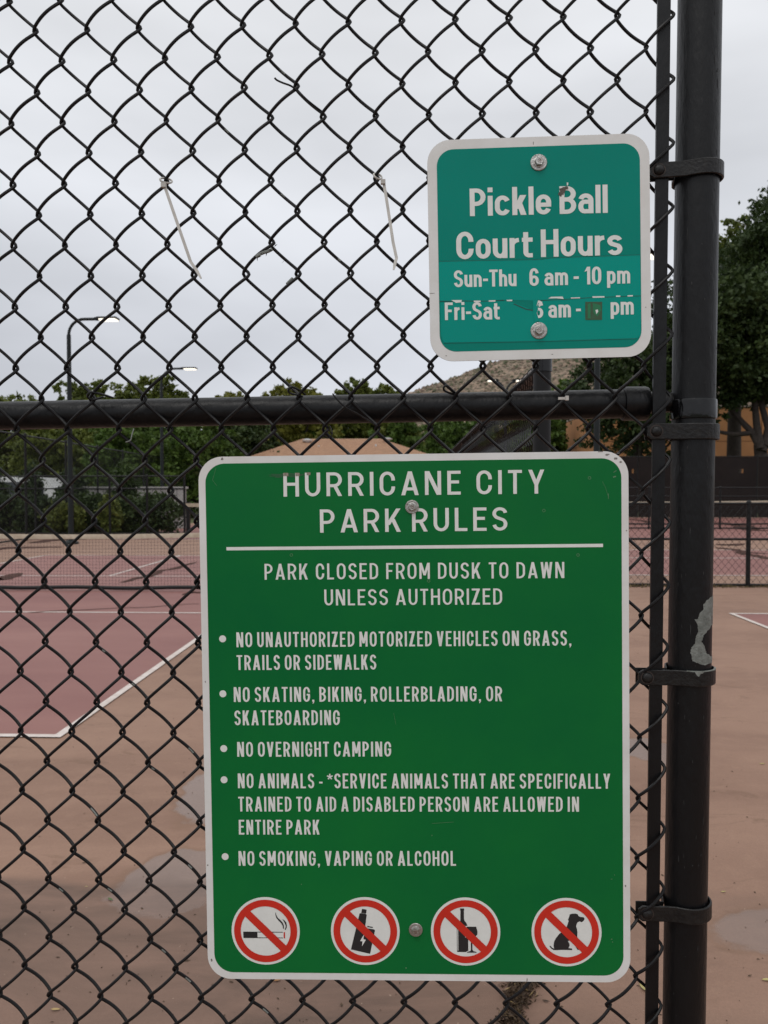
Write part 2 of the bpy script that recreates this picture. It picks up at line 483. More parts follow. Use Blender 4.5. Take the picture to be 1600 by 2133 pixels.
def hill_scrub():
    o_ = bpy.data.objects['hillside']; me = o_.data
    rg = np.random.default_rng(8); co = np.empty(len(me.vertices) * 3); me.vertices.foreach_get('co', co); co = co.reshape(80, 110, 3)
    V = []; Fs = []; mi = []
    for k in range(5200):
        a = rg.uniform(12, 60); b2 = rg.uniform(14, 46); i, j = int(b2), int(a); f, g2 = b2 - i, a - j
        p = co[j, i] * (1 - f) * (1 - g2) + co[j, i + 1] * f * (1 - g2) + co[j + 1, i] * (1 - f) * g2 + co[j + 1, i + 1] * f * g2
        s_ = rg.uniform(.35, 1.25) * (1.5 if rg.random() < .1 else 1); n = len(V)
        for d in ((1, 0, 0), (0, 1, 0), (-1, 0, 0), (0, -1, 0), (0, 0, .9)):
            V.append(p + np.array(d) * s_ * rg.uniform(.6, 1.2, 3))
        Fs += [(n, n + 1, n + 4), (n + 1, n + 2, n + 4), (n + 2, n + 3, n + 4), (n + 3, n, n + 4)]; mi += [int(rg.random() < .5)] * 4
    m1 = mat('desert_scrub', (0.075, 0.08, 0.04), .95); m2 = mat('hill_rock', (0.20, 0.14, 0.105), .95, noise=.4, nscale=1)
    o = link('hillside_scrub', [tuple(v) for v in V], Fs, None, mats=[m1, m2], fm=mi); tag(o, kind='stuff')
hill_scrub()

# ------------------------------------------------------------------ trees
def leafmat(name, c1, c2, c3):
    m = bpy.data.materials.new(name); m.use_nodes = True
    nt = m.node_tree; nn, ll = nt.nodes, nt.links
    b = nn['Principled BSDF']
    b.inputs['Roughness'].default_value = 0.55
    b.inputs['Specular IOR Level'].default_value = 0.25
    g = nn.new('ShaderNodeNewGeometry')
    n = nn.new('ShaderNodeTexNoise'); n.inputs['Scale'].default_value = 0.9; n.inputs['Detail'].default_value = 3
    ll.new(g.outputs['Position'], n.inputs['Vector'])
    a = nn.new('ShaderNodeMath'); a.operation = 'MULTIPLY_ADD'; a.inputs[1].default_value = 0.35
    ll.new(g.outputs['Random Per Island'], a.inputs[0]); 
    s = nn.new('ShaderNodeMapRange'); s.inputs['From Min'].default_value = .3; s.inputs['From Max'].default_value = .7; s.inputs['To Max'].default_value = .65
    ll.new(n.outputs['Fac'], s.inputs['Value']); ll.new(s.outputs[0], a.inputs[2])
    r = nn.new('ShaderNodeValToRGB')
    r.color_ramp.elements[0].color = (*c1, 1); r.color_ramp.elements[1].color = (*c3, 1)
    e = r.color_ramp.elements.new(0.5); e.color = (*c2, 1)
    ll.new(a.outputs[0], r.inputs[0]); ll.new(r.outputs[0], b.inputs['Base Color'])
    tr = nn.new('ShaderNodeBsdfTranslucent'); ll.new(r.outputs[0], tr.inputs['Color'])
    ms = nn.new('ShaderNodeMixShader'); ms.inputs[0].default_value = 0.25
    ll.new(b.outputs[0], ms.inputs[1]); ll.new(tr.outputs[0], ms.inputs[2])
    ll.new(ms.outputs[0], nn['Material Output'].inputs['Surface'])
    return m
M_LEAF = leafmat('mid_green_leaves', (0.055, 0.075, 0.015), (0.105, 0.132, 0.024), (0.185, 0.205, 0.042))
M_LEAF_Y = leafmat('yellow_green_leaves', (0.085, 0.095, 0.014), (0.16, 0.165, 0.028), (0.24, 0.235, 0.045))
M_LEAF_D = leafmat('dark_green_leaves', (0.018, 0.034, 0.010), (0.036, 0.060, 0.016), (0.068, 0.100, 0.028))
M_LEAF_V = leafmat('vivid_green_leaves', (0.038, 0.072, 0.014), (0.072, 0.125, 0.022), (0.12, 0.185, 0.036))
M_BARK = mat('grey_brown_bark', (0.055, 0.042, 0.034), 0.9, noise=0.5, nscale=8, bump=0.6, bscale=20)

def leaf_cloud(name, blobs, n, size, m, parent, seed, clump=0.10):
    """blobs: (cx, cy, cz, rx, ry, rz); leaf quads gathered in clumps near each blob's skin"""
    rg = np.random.default_rng(seed)
    vol = np.array([b[3] * b[4] + b[4] * b[5] + b[3] * b[5] for b in blobs]); vol = vol / vol.sum()
    cen = []
    for b, w in zip(blobs, vol):
        k = max(6, int(n * w / 28))
        d = rg.normal(size=(k, 3)); d /= np.linalg.norm(d, axis=1)[:, None]
        rad = rg.uniform(0.35, 1.0, k) ** 0.4
        rad *= 1 + rg.normal(0, .07, k)
        p = d * rad[:, None] * np.array(b[3:6]) + np.array(b[:3])
        sc = clump * (b[3] + b[4] + b[5]) / 3
        c = np.repeat(p, 28, axis=0) + rg.normal(0, 1, (k * 28, 3)) * sc * rg.uniform(.5, 1.1, (k * 28, 1)) * np.array([1, 1, .75])
        cen.append(c)
    c = np.concatenate(cen); N = len(c)
    a = rg.normal(size=(N, 3)); a /= np.linalg.norm(a, axis=1)[:, None]
    b2 = rg.normal(size=(N, 3)); b2 -= (b2 * a).sum(1)[:, None] * a; b2 /= np.linalg.norm(b2, axis=1)[:, None]
    s = size * rg.uniform(.6, 1.35, (N, 1))
    V = np.empty((N, 4, 3))
    V[:, 0] = c - a * s; V[:, 1] = c + b2 * s * .55; V[:, 2] = c + a * s; V[:, 3] = c - b2 * s * .55
    V = V.reshape(-1, 3)
    me = bpy.data.meshes.new(name)
    me.vertices.add(N * 4); me.vertices.foreach_set('co', V.ravel())
    me.loops.add(N * 4); me.loops.foreach_set('vertex_index', np.arange(N * 4, dtype=np.int32))
    me.polygons.add(N); me.polygons.foreach_set('loop_start', np.arange(0, N * 4, 4, dtype=np.int32))
    me.polygons.foreach_set('loop_total', np.full(N, 4, dtype=np.int32))
    me.materials.append(m); me.update(); me.validate()
    o = bpy.data.objects.new(name, me); COL.objects.link(o)
    if parent is not None: o.parent = parent
    return o

def tree(u, vtop, wpx, Y, label, m, seed, base_z=0.0, n=9000, leaf=None, low=0.25, group=None, name='broadleaf_tree', squash=1.0):
    p = at(u, vtop, Y); x, H = p.x, p.z
    W = wpx / F_PX * Y / 2 * 1.18
    rd = random.Random(seed)
    root = empty(name, (x, Y, base_z)); tag(root, label, 'tree', group)
    H -= base_z
    leaf = leaf or Y * 0.0029
    n = int(n * 1.35)
    mb = MB(); tz = H * (low + .25)
    lean = rd.uniform(-.3, .3)
    tr = max(.1, H * .022)
    mb.tube([(0, 0, -.1), (lean * .3, 0, tz * .5), (lean, 0, tz), (lean * 1.2, 0, H * .82)], [tr * 1.25, tr, tr * .8, tr * .2], 9)
    mb.build('trunk', M_BARK, root, True)
    lb = MB()
    for k in range(7):
        a = rd.uniform(0, 2 * PI); z0 = H * (low + rd.uniform(-.03, .3)); e_ = W * rd.uniform(.5, .85)
        p0 = Vector((lean * z0 / tz, 0, z0)); p2 = Vector((math.cos(a) * e_, math.sin(a) * e_, z0 + H * rd.uniform(.12, .3)))
        mid = (p0 + p2) / 2 + Vector((0, 0, -H * .03))
        lb.tube([p0, mid, p2], [tr * .5, tr * .34, tr * .12], 6)
    lb.build('limbs', M_BARK, root, True)
    blobs = []
    cz0 = H * low
    nb = 11
    for k in range(nb):
        f = (k + .5) / nb
        z = cz0 + (H - cz0) * (0.12 + .78 * f)
        wr = W * math.sqrt(max(.08, 1 - ((f - .42) / .66) ** 2))
        a = k * 2.4 + rd.random()
        rr = wr * .56
        rz = min((H - cz0) * .22, rr * 1.1) * squash
        z = min(z, H - rz * .96)
        d = wr * rd.uniform(.35, .55)
        blobs.append((math.cos(a) * d, math.sin(a) * d, z, rr * rd.uniform(.85, 1.2), rr, rz))
    blobs.append((rd.uniform(-.1, .1) * W, 0, H - (H - cz0) * .15, W * .5, W * .5, (H - cz0) * .15))
    blobs.append((W * .45, 0, H - (H - cz0) * .30, W * .42, W * .42, (H - cz0) * .15)); blobs.append((-W * .45, .3, H - (H - cz0) * .27, W * .42, W * .42, (H - cz0) * .15))
    if low < .2: blobs.append((0, 0, H * .2, W * .9, W * .8, H * .2))
    leaf_cloud('crown', blobs, n, leaf, m, root, seed)
    return root

G1 = 'trees beyond the courts'
TREES = [
 # u, vtop, w, Y, material, label
 (50, 828, 200, 62, M_LEAF, 'low broad green tree at the left edge, its top barely above the black rail'),
 (195, 796, 195, 56, M_LEAF, 'round green tree beside the tall curved lamp pole'),
 (322, 783, 165, 58, M_LEAF, 'tallest green tree of the left row, behind the second lamp pole'),
 (258, 838, 120, 50, M_LEAF_V, 'bright green bush of a tree between the two curved lamp poles'),
 (480, 818, 120, 70, M_LEAF_Y, 'thin pale tree top seen just above the black rail right of the lamps'),
 (612, 793, 150, 60, M_LEAF_Y, 'yellow green round tree left of the house roof'),
 (742, 789, 115, 64, M_LEAF, 'upright mid green tree behind the middle of the house roof'),
 (798, 801, 110, 66, M_LEAF, 'small green tree beside the foot of the rocky hill'),
 (400, 858, 190, 42, M_LEAF_V, 'dense dark green tree directly left of the house roof'),
 (505, 866, 160, 46, M_LEAF_D, 'very dark low tree between the thick green tree and the house'),
 (110, 880, 200, 40, M_LEAF, 'shaggy tree above the clipped hedge at the far left'),
 (270, 872, 170, 38, M_LEAF_V, 'bright leafy tree below the rail right of the tall lamp pole'),
 (640, 858, 150, 62, M_LEAF_V, 'green tree immediately behind the left end of the house roof'),
 (820, 856, 120, 64, M_LEAF_V, 'green tree immediately behind the right end of the house roof'),
 (955, 868, 170, 70, M_LEAF_V, 'bright tree at the foot of the rocky hill, above the rules sign'),
 (1060, 862, 120, 75, M_LEAF_Y, 'pale green tree behind the wire divider fence'),
 (1180, 788, 120, 80, M_LEAF_V, 'light green bushy tree under the hill beside the thin pole'),
 (1120, 850, 120, 72, M_LEAF_V, 'green tree beside the left end of the orange building'),
]
for i, (u, v, w, Y, m, lab) in enumerate(TREES):
    tree(u, v, w, Y, lab, m, 100 + i, group=G1, n=17000 if v < 850 else 11000, low=.12)
for i, (u, v, w, Y, m, lab) in enumerate((
    (20, 905, 190, 84, M_LEAF_D, 'dim tree far behind the white van at the left edge'),
    (150, 895, 190, 84, M_LEAF, 'dim tree behind the foot of the tall lamp pole'),
    (330, 900, 190, 84, M_LEAF_D, 'dim tree behind the pale garden wall'),
    (450, 885, 200, 86, M_LEAF, 'dim tree behind the top left corner of the rules sign'),
    (560, 875, 170, 88, M_LEAF_D, 'dim tree behind the left eaves of the brown roof'),
    (720, 868, 190, 86, M_LEAF_D, 'dim tree behind the ridge of the brown roof'),
    (900, 885, 170, 88, M_LEAF, 'dim tree just right of the brown roof'),
    (1010, 895, 150, 90, M_LEAF_D, 'dim tree behind the near divider fence'))):
    tree(u, v, w, Y, lab, m, 200 + i, group=G1, n=6000, low=.05, leaf=.34)
tree(-90, 800, 230, 60, 'large green tree just outside the left edge', M_LEAF, 71, group=G1, low=.12)
tree(1330, 700, 250, 54, 'wide dark tree left of the black gate post, in front of the orange building', M_LEAF_D, 140, group='dark trees by the orange building', n=16000, low=.30)
tree(1535, 452, 120, 56, 'pale green leafy tree showing just right of the gate post', M_LEAF, 141, group='dark trees by the orange building', n=14000, low=.35)
# big multi-stem tree at the right edge
def big_tree():
    Y = 50.0
    root = empty('shade_tree', (at(1592, 960, Y).x, Y, 0)); tag(root, 'large dark shade tree with forking black limbs at the right edge', 'tree', 'dark trees by the orange building')
    ox = root.location.x
    def q(u, v, dy=0): 
        p = at(u, v, Y + dy); return Vector((p.x - ox, dy, p.z))
    tb = MB(); tb.tube([(0.1, 0, -.1), q(1592, 985), q(1586, 950), q(1582, 925)], [.55, .45, .40, .34], 10); tb.build('trunk', M_BARK, root, True)
    for pts, r0 in (([(1584, 935), (1566, 900), (1545, 878), (1520, 850), (1500, 820)], .24), ([(1566, 902), (1530, 905), (1500, 900), (1460, 880)], .16),
                    ([(1584, 935), (1577, 890), (1572, 840), (1568, 790)], .28), ([(1590, 940), (1600, 890), (1588, 850), (1584, 810), (1570, 760)], .24),
                    ([(1594, 930), (1612, 890), (1630, 840)], .24)):
        lm = MB(); P = [q(a, b, (k - 1) * .4) for k, (a, b) in enumerate(pts)]
        lm.tube(P, [r0 * (1 - .6 * k / len(P)) for k in range(len(P))], 8); lm.build('limb', M_BARK, root, True)
    blobs = []
    rd = random.Random(9)
    for (u, v, r) in ((1560, 560, 70), (1620, 480, 75), (1640, 410, 55), (1690, 520, 100), (1540, 650, 75), (1600, 650, 80), (1680, 660, 100), (1530, 740, 70),
                      (1590, 740, 75), (1660, 760, 90), (1500, 640, 60), (1480, 720, 70), (1500, 800, 55), (1555, 800, 48), (1450, 790, 70), (1440, 700, 70),
                      (1400, 640, 60), (1395, 740, 70), (1510, 838, 26), (1620, 805, 40), (1500, 868, 18), (1390, 830, 60), (1350, 870, 40), (1600, 425, 18), (1556, 520, 40)):
        p = q(u, v); rr = r / F_PX * Y
        blobs.append((p.x, rd.uniform(-2.2, 2.2), p.z, rr, rr * 1.1, rr * .85))
    leaf_cloud('crown', blobs, 60000, .15, M_LEAF_D, root, 77, clump=.20)
big_tree()

# clipped hedge and shrubs beyond the first court
def hedge():
    Y = 27.2
    a, b2 = at(-60, 1060, Y), at(366, 1060, Y)
    root = empty('clipped_hedge', ((a.x + b2.x) / 2, Y, 0)); tag(root, 'long dark clipped hedge behind the far court fence on the left', 'hedge')
    L = (b2.x - a.x) / 2
    bl = [(x, 0, .62 + .05 * math.sin(x * 2.1), .55, .55, .68) for x in np.linspace(-L, L - .3, 18)]
    leaf_cloud('foliage', bl, 24000, .07, M_LEAF_D, root, 31, clump=.2)
    st = MB()
    for x in np.linspace(-L, L - .3, 16): st.tube([(x, 0, -.05), (x, 0, .8)], .03, 6)
    st.build('stems', M_BARK, root)
    for k, (u, vt, w, lab) in enumerate(((130, 1046, 80, 'light green leafy shrub growing in front of the hedge'), (228, 1034, 34, 'narrow light green shrub climbing the fence beside the hedge gap'), (64, 968, 36, 'tall dark shrub in front of the white van'), (150, 975, 60, 'tall dark shrub right of the white van'), (-10, 972, 44, 'tall dark shrub at the left edge of the hedge'), (258, 960, 40, 'reddish green shrub standing above the hedge'))):
        ys = 26.2 if k < 2 else 28.6
        p = at(u, vt, ys); W = w / F_PX * ys / 2
        s = empty('leafy_shrub', (p.x, ys, 0)); tag(s, lab, 'shrub')
        leaf_cloud('foliage', [(0, 0, p.z * .5, W, .4, p.z * .5), (W * .4, 0, p.z * .4, W * .7, .4, p.z * .4)], 3400, .075, M_LEAF if k < 2 else M_LEAF_D, s, 50 + k, clump=.2)
        q_ = MB(); q_.tube([(0, 0, -.05), (0, 0, p.z * .8)], .025, 6); q_.build('stem', M_BARK, s)
hedge()

# ------------------------------------------------------------------ far buildings, wall, van
M_STUCCO = mat('orange_tan_panels', (0.48, 0.225, 0.092), 0.85, noise=0.25, nscale=.8, ncol=(0.42, 0.19, 0.075), detail=10)
M_STUCCO_J = mat('panel_joint', (0.09, 0.045, 0.025), 0.9)
M_COPING = mat('pale_coping', (0.42, 0.34, 0.27), 0.8)
def orange_building():
    Y = 62.0
    x0 = at(1181, 900, 76).x; x1 = x0 + 30; H = 7.7
    root = empty('orange_building', (x0, Y, 0)); tag(root, 'orange tan windowless panel building behind the windscreened court fence', 'building')
    MB().box((0.05, .12, 0), (x1 - x0, 14, H - .05)).build('wall', M_STUCCO_J, root)
    w = 2.0; k = 0
    proto = MB().box((0, 0, 0), (w - .05, .12, 2.52)).build('wall_panel', M_STUCCO, root)
    for i in range(15):
        for j in range(3):
            if i == 0 and j == 0: continue
            o = proto.copy(); COL.objects.link(o); o.location = (i * w, 0, j * 2.56)
    side = MB().box((-.07, 0, 0), (.05, 1.95, 2.52)).build('wall_panel', M_STUCCO, root); side.location = (0, .12, 0)
    for i in range(7):
        for j in range(3):
            if i == 0 and j == 0: continue
            o = side.copy(); COL.objects.link(o); o.location = (0, .12 + i * 2.0, j * 2.56)
    MB().box((-.08, -.08, H), (x1 - x0 + .08, 14.1, H + .18)).build('coping', M_COPING, root)
orange_building()

M_ROOF = mat('brown_shingle', (0.44, 0.265, 0.165), 0.9, noise=0.4, nscale=3.5, ncol=(0.34, 0.20, 0.125), detail=10)
M_WALLP = mat('pale_house_wall', (0.42, 0.36, 0.30), 0.85, noise=.15, nscale=3)
M_VENT = mat('pale_vent_metal', (0.55, 0.55, 0.56), 0.4, metal=.3)
M_GLASS = mat('dark_window_glass', (0.02, 0.025, 0.03), 0.08, spec=.6)
def house():
    Y = 48.0
    c = at(722, 914, Y); x0 = at(553, 955, Y).x; x1 = at(900, 955, Y).x
    ra, rb = at(632, 914, Y).x, at(792, 914, Y).x; zr_ = c.z; ze = at(722, 957, Y).z; d = 4.6
    cx = (x0 + x1) / 2
    root = empty('brown_roofed_house', (cx, Y, 0)); tag(root, 'low house with a brown hipped shingle roof between the trees', 'house')
    MB().box((x0 - cx + .5, -d + .5, 0), (x1 - cx - .5, d - .5, ze)).build('wall', M_WALLP, root)
    rf = MB()
    # shingle courses stepped up the front slope, plain slopes elsewhere
    ridge = [(ra - cx, 0, zr_), (rb - cx, 0, zr_)]
    e = [(x0 - cx, -d, ze), (x1 - cx, -d, ze), (x1 - cx, d, ze), (x0 - cx, d, ze)]
    N = 14
    for k in range(N):
        f0, f1 = k / N, (k + 1) / N
        L0 = Vector(e[0]).lerp(Vector(ridge[0]), f0); R0 = Vector(e[1]).lerp(Vector(ridge[1]), f0)
        L1 = Vector(e[0]).lerp(Vector(ridge[0]), f1); R1 = Vector(e[1]).lerp(Vector(ridge[1]), f1)
        up = Vector((0, -.01, .03))
        rf.add([L0 + up, R0 + up, R1, L1, L0 - Vector((0, 0, .01)), R0 - Vector((0, 0, .01))], [(0, 1, 2, 3), (4, 5, 1, 0)])
    rf.add([*e, *ridge], [(1, 2, 5), (2, 3, 4, 5), (3, 0, 4), (0, 3, 2, 1)])
    roof = rf.build('roof', M_ROOF, root)
    for (u, v0, v1, r) in ((664, 939, 928, .09), (783, 936, 925, .09)):
        p = at(u, v0, Y - 2.2); q_ = at(u, v1, Y - 2.2)
        mb = MB(); mb.tube([(p.x - cx, -2.2, p.z - .3), (p.x - cx, -2.2, q_.z)], r * .6, 8); mb.lathe([(r * 2.4, 0), (r * 1, .12)], 10, Matrix.Translation((p.x - cx, -2.2, p.z - .12)))
        mb.build('vent_pipe', M_VENT, roof)
    for (u, v0, v1) in ((640, 928, 914), (807, 922, 912)):
        p = at(u, v0, Y - 1); q_ = at(u, v1, Y - 1)
        mb = MB(); mb.lathe([(.12, -.3), (.12, (q_.z - p.z) * .55), (.27, (q_.z - p.z) * .6), (.30, (q_.z - p.z) * .85), (.1, q_.z - p.z)], 12, Matrix.Translation((p.x - cx, -1, p.z)))
        mb.build('turbine_vent', M_VENT, roof)
    w = MB()
    for x in (-3, 2.6):
        MB().box((x, -d + .44, 1.0), (x + 1.3, -d + .49, 2.1)).build('window', M_GLASS, root)
house()

M_BLOCK = mat('pale_block_wall', (0.40, 0.385, 0.37), 0.8, noise=.2, nscale=4)
def block_wall():
    Y = 30.0; a = at(150, 1018, Y); b2 = at(386, 1018, Y); root = empty('pale_block_wall', (a.x, Y, 0)); tag(root, 'pale grey garden wall beyond the hedge, seen through the court fence', 'wall')
    L = b2.x - a.x; n = 14
    for i in range(n):
        MB().box((i * L / n, 0, 0), ((i + 1) * L / n - .02, .2, 1.50)).build('wall_panel', M_BLOCK, root)
    MB().box((-.05, -.04, 1.5), (L + .05, .24, 1.58)).build('coping', M_BLOCK, root)
block_wall()

M_VAN = mat('white_van_paint', (0.68, 0.68, 0.68), 0.25, spec=.5, coat=.3)
M_TYRE = mat('rubber', (0.02, 0.02, 0.02), 0.8)
M_TAIL = mat('red_lens', (0.4, 0.02, 0.02), 0.2)
def van():
    Y = 36.5; p = at(62, 1010, Y)
    r = empty('parked_van', (p.x, Y, 0)); tag(r, 'white van parked beyond the hedge at the far left', 'van')
    prof = [(-2.5, .35), (2.55, .35), (2.6, .95), (1.75, 1.25), (1.15, 2.0), (-2.35, 2.08), (-2.5, 1.9)]
    W = .95; n = len(prof)
    v = [(x, -W, z) for x, z in prof] + [(x, W, z) for x, z in prof]
    f = [tuple(range(n)), tuple(range(2 * n - 1, n - 1, -1))] + [(i, i + n, (i + 1) % n + n, (i + 1) % n) for i in range(n)]
    link('body', v, f, M_VAN, r)
    for (a, b2) in ((-2.2, -1.1), (-1.0, .1), (.2, 1.1)):
        MB().box((a, -W - .01, 1.25), (b2, -W + .01, 1.8)).build('window', M_GLASS, r)
    for x in (-1.6, 1.6):
        for s in (-1, 1):
            M = Matrix.Translation((x, s * .82, .36)) @ Matrix.Rotation(PI / 2, 4, 'X')
            wh = MB().lathe([(.36, -.11), (.36, .11)], 18, M).build('wheel', M_TYRE, r)
            MB().lathe([(.2, -.13), (.2, .13)], 12, M).build('rim', M_VENT, wh)
    MB().box((-2.53, -W + .02, 1.0), (-2.49, -W + .2, 1.5)).build('tail_light', M_TAIL, r)
van()

# ------------------------------------------------------------------ lamps
M_POLE = mat('dark_lamp_pole', (0.008, 0.012, 0.013), 0.45, spec=.3, noise=.3, nscale=4)
M_LIT = mat('lit_lamp_panel', (0.9, 0.9, 0.85), 0.5, emit=(1.0, 0.93, 0.78), emis_s=1.25)
def lamp(u_pole, u_head, v_head, Y, label, rpole=.055, double=False, bend=.8):
    top = at(u_pole, v_head, Y); x0 = top.x; H = top.z
    r = empty('court_lamp', (x0, Y, 0)); tag(r, label, 'lamp', 'lamps over the courts')
    mb = MB(); mb.tube([(0, 0, 0), (0, 0, H - bend if not double else H - .8)], [rpole * 1.3, rpole], 10)
    mb.build('pole', M_POLE, r, True)
    MB().lathe([(.2, 0), (.2, .05), (.12, .1)], 14).build('base_plate', M_POLE, r)
    sides = [(1, u_head)] if not double else [(-1, u_pole - (u_head - u_pole)), (1, u_head)]
    for s, uh in sides:
        hx = at(uh, v_head, Y).x - x0
        arm = MB(); pts = []
        if not double:
            for k in range(9):
                a = k / 8 * PI / 2
                pts.append((s * bend * (1 - math.cos(a)), 0, H - bend + bend * math.sin(a)))
            pts.append((hx - s * .40, 0, H))
        else:
            for k in range(9):
                a = k / 8 * PI / 2
                pts.append((s * abs(hx) * .62 * (1 - math.cos(a)), 0, H - .8 + .62 * math.sin(a)))
            pts.append((hx - s * .25, 0, H - .12))
        arm.tube(pts, rpole * .75, 8); arm.build('arm', M_POLE, r, True)
        L = .40 if not double else .26
        e0, e1 = hx - s * L, hx + s * .12
        xa, xb = min(e0, e1), max(e0, e1); zc = pts[-1][2]
        h = MB().box((xa, -.16, zc - .01), (xb, .16, zc + .035)).box((min(e0, e0 - s * .1), -.05, zc - .035), (max(e0, e0 - s * .1), .05, zc + .045)).build('lamp_head', M_POLE, r)
        MB().box((xa + .05, -.14, zc - .045), (xb - .03, .14, zc - .012)).build('lit_panel', M_LIT, h)
lamp(143, 236, 665, 21.5, 'tall black lamp pole with curved arm, nearest of the lit ones on the left', .055, bend=.42)
lamp(336, 403, 768, 31, 'farther black lamp pole with curved arm and lit head, second from the left', .055, bend=.55)
lamp(1246, 1362, 533, 15.6, 'thin black pole behind the small teal sign with a lit head by the gate post', .05, bend=.5)
lamp(1053, 1086, 786, 33, 'black lamp pole with two curved arms and lit heads before the hill', .06, double=True)

# ------------------------------------------------------------------ background fences
M_FAR = mat('black_fence_pipe', (0.006, 0.006, 0.0065), 0.5, spec=.3)
def chain(name, L, H, spacing, r, parent, z0=0.0, frame=None, wav=False):
    """a panel of woven diagonal wires in local x-z, one mesh"""
    mb = MB()
    def wire(a, b2, y):
        a = Vector(a); b2 = Vector(b2); t = (b2 - a).normalized(); n = Vector((-t.z, 0, t.x))
        vs = []
        for p in (a, b2):
            for (c, s) in ((1, 0), (-.5, .87), (-.5, -.87)):
                vs.append(p + n * c * r + Vector((0, s * r + y, 0)))
        mb.add(vs, [(0, 1, 4, 3), (1, 2, 5, 4), (2, 0, 3, 5)])
    k = -H * 1.15
    while k < L:
        x0, x1 = k, k + H * .86; za, zb = 0, H
        if x0 < 0: za = -x0 / .86; x0 = 0
        if x1 > L: zb = H - (x1 - L) / .86; x1 = L
        if zb > za:
            wire((x0, 0, z0 + za), (x1, 0, z0 + zb), -r * .8)
            wire((L - x0, 0, z0 + za), (L - x1, 0, z0 + zb), r * .8)
        k += spacing
    o = mb.build(name, M_FAR, parent); o['kind'] = 'stuff'
    return o

def fence_line(name, p0, p1, H, n, rails, label, cat='fence', pr=.03, rr=.021, mesh=(.076, .0022), screen=None, group=None):
    p0 = Vector((p0[0], p0[1], 0)); p1 = Vector((p1[0], p1[1], 0)); d = p1 - p0; L = d.length
    root = empty(name, p0, math.atan2(d.y, d.x)); tag(root, label, cat, group)
    for i in range(n):
        MB().tube([(L * i / (n - 1), 0, 0), (L * i / (n - 1), 0, H)], pr, 10).build('post', M_FAR, root, True)
        MB().lathe([(pr * 1.15, 0), (pr * 1.15, .03), (pr * .6, .06)], 10, Matrix.Translation((L * i / (n - 1), 0, H))).build('post_cap', M_FAR, root)
    for z in rails:
        MB().tube([(0, 0, z), (L, 0, z)], rr, 8).build('rail', M_FAR, root, True)
    ch = chain('chain_mesh', L, H - .06, mesh[0], mesh[1], root, .04)
    ch.location = (0, -pr - .004, 0)
    return root, L

# low fence right of the post (12 m off)
YF = ground(1450, 1222).y
xf = at(1558, 1200, YF).x
fence_line('low_chain_fence', (xf - 7.2, YF), (xf + 4.8, YF), at(1500, 1050, YF).z, 6, (.03, at(1500, 1123, YF).z, at(1500, 1049, YF).z),
           'low black chain link fence between the courts, right of the big post', mesh=(.105, .0028), pr=.034, rr=.019)
# weeds along its foot
def weeds():
    rg = np.random.default_rng(3); N = 2600
    x = rg.uniform(xf - 7, xf + 4.7, N); y = YF - .05 + rg.normal(0, .05, N); h = rg.uniform(.01, .05, N) * (0.5 + np.abs(np.sin(x * 3.1)))
    V = []; Fs = []
    for i in range(N):
        a = rg.uniform(0, 6.28); dx, dy = math.cos(a) * .012, math.sin(a) * .012
        V += [(x[i] - dx, y[i] - dy, .001), (x[i] + dx, y[i] + dy, .001), (x[i] + rg.normal(0, .02), y[i] + rg.normal(0, .02), h[i])]; Fs.append((3 * i, 3 * i + 1, 3 * i + 2))
    o = link('dry_weeds', V, Fs, mat('dry_weed', (0.16, 0.11, 0.045), .9, noise=.5, nscale=5, ncol=(.06, .05, .025)))
    tag(o, kind='stuff')
weeds()

# divider fence running away from us above the rules sign
def divider():
    Y0 = 2.75; p = at(1129, 850, Y0); x = p.x; zt = at(1105, 768, Y0).z; L = 9.0
    root = empty('divider_fence', (x, Y0, 0), PI / 2); tag(root, 'chain link divider fence running away from the thick black post behind both signs', 'fence')
    MB().tube([(0, 0, 0), (0, 0, zt + .28)], .030, 20).build('post', M_FAR, root, True)
    MB().lathe([(.033, 0), (.033, .045)], 20, Matrix.Translation((0, 0, at(1129, 775, Y0).z))).build('brace_band', M_GLOSS, root, True)
    MB().lathe([(.034, 0), (.034, .03), (.02, .05)], 20, Matrix.Translation((0, 0, zt + .28))).build('post_cap', M_POST, root, True)
    for k in (1, 2, 3):
        MB().tube([(L * k / 3, 0, 0), (L * k / 3, 0, zt)], .024, 10).build('post', M_FAR, root, True)
    MB().tube([(0.02, 0, zt), (L, 0, zt)], .024, 14).build('top_rail', M_RUST2, root, True)
    MB().tube([(0.02, 0, .06), (L, 0, .06)], .017, 8).build('bottom_rail', M_FAR, root, True)
    # woven wires with visible thickness and slack
    mb = MB(); step = .058
    for i in range(int(L / step)):
        pts = []
        zz = .04
        x0 = i * step
        k = 0
        while zz < zt + .005:
            ph = k % 8
            tri = abs(((k % 8) / 4) - 1)
            pts.append((x0 + (1 - tri) * step * 1.06, .0075 * math.sin(k / 8 * 2 * PI) + .027, zz)); zz += .0155 if i < 60 else .0155; k += 1
        if i > 70: pts = pts[::4] if len(pts) > 8 else pts
        mb.tube(pts, .0027, 4 if i > 20 else 6, cap=False)
    ch = mb.build('chain_mesh', M_VINYL, root, True); ch['kind'] = 'stuff'
    # top rail wrapped by tie wires
    tw = MB()
    for i in range(int(L / .116)):
        c = .05 + i * .116
        tw.tube([(c + .01 * math.sin(a), .028 * math.cos(a), zt + .028 * math.sin(a)) for a in np.linspace(0, 2 * PI, 11)], .0018, 4)
    tw.build('tie_wires', M_VINYL, root)['kind'] = 'stuff'
M_RUST2 = mat('rust_brown_rail', (0.12, 0.080, 0.068), 0.45, noise=.5, nscale=8, ncol=(.05, .036, .032))
divider()

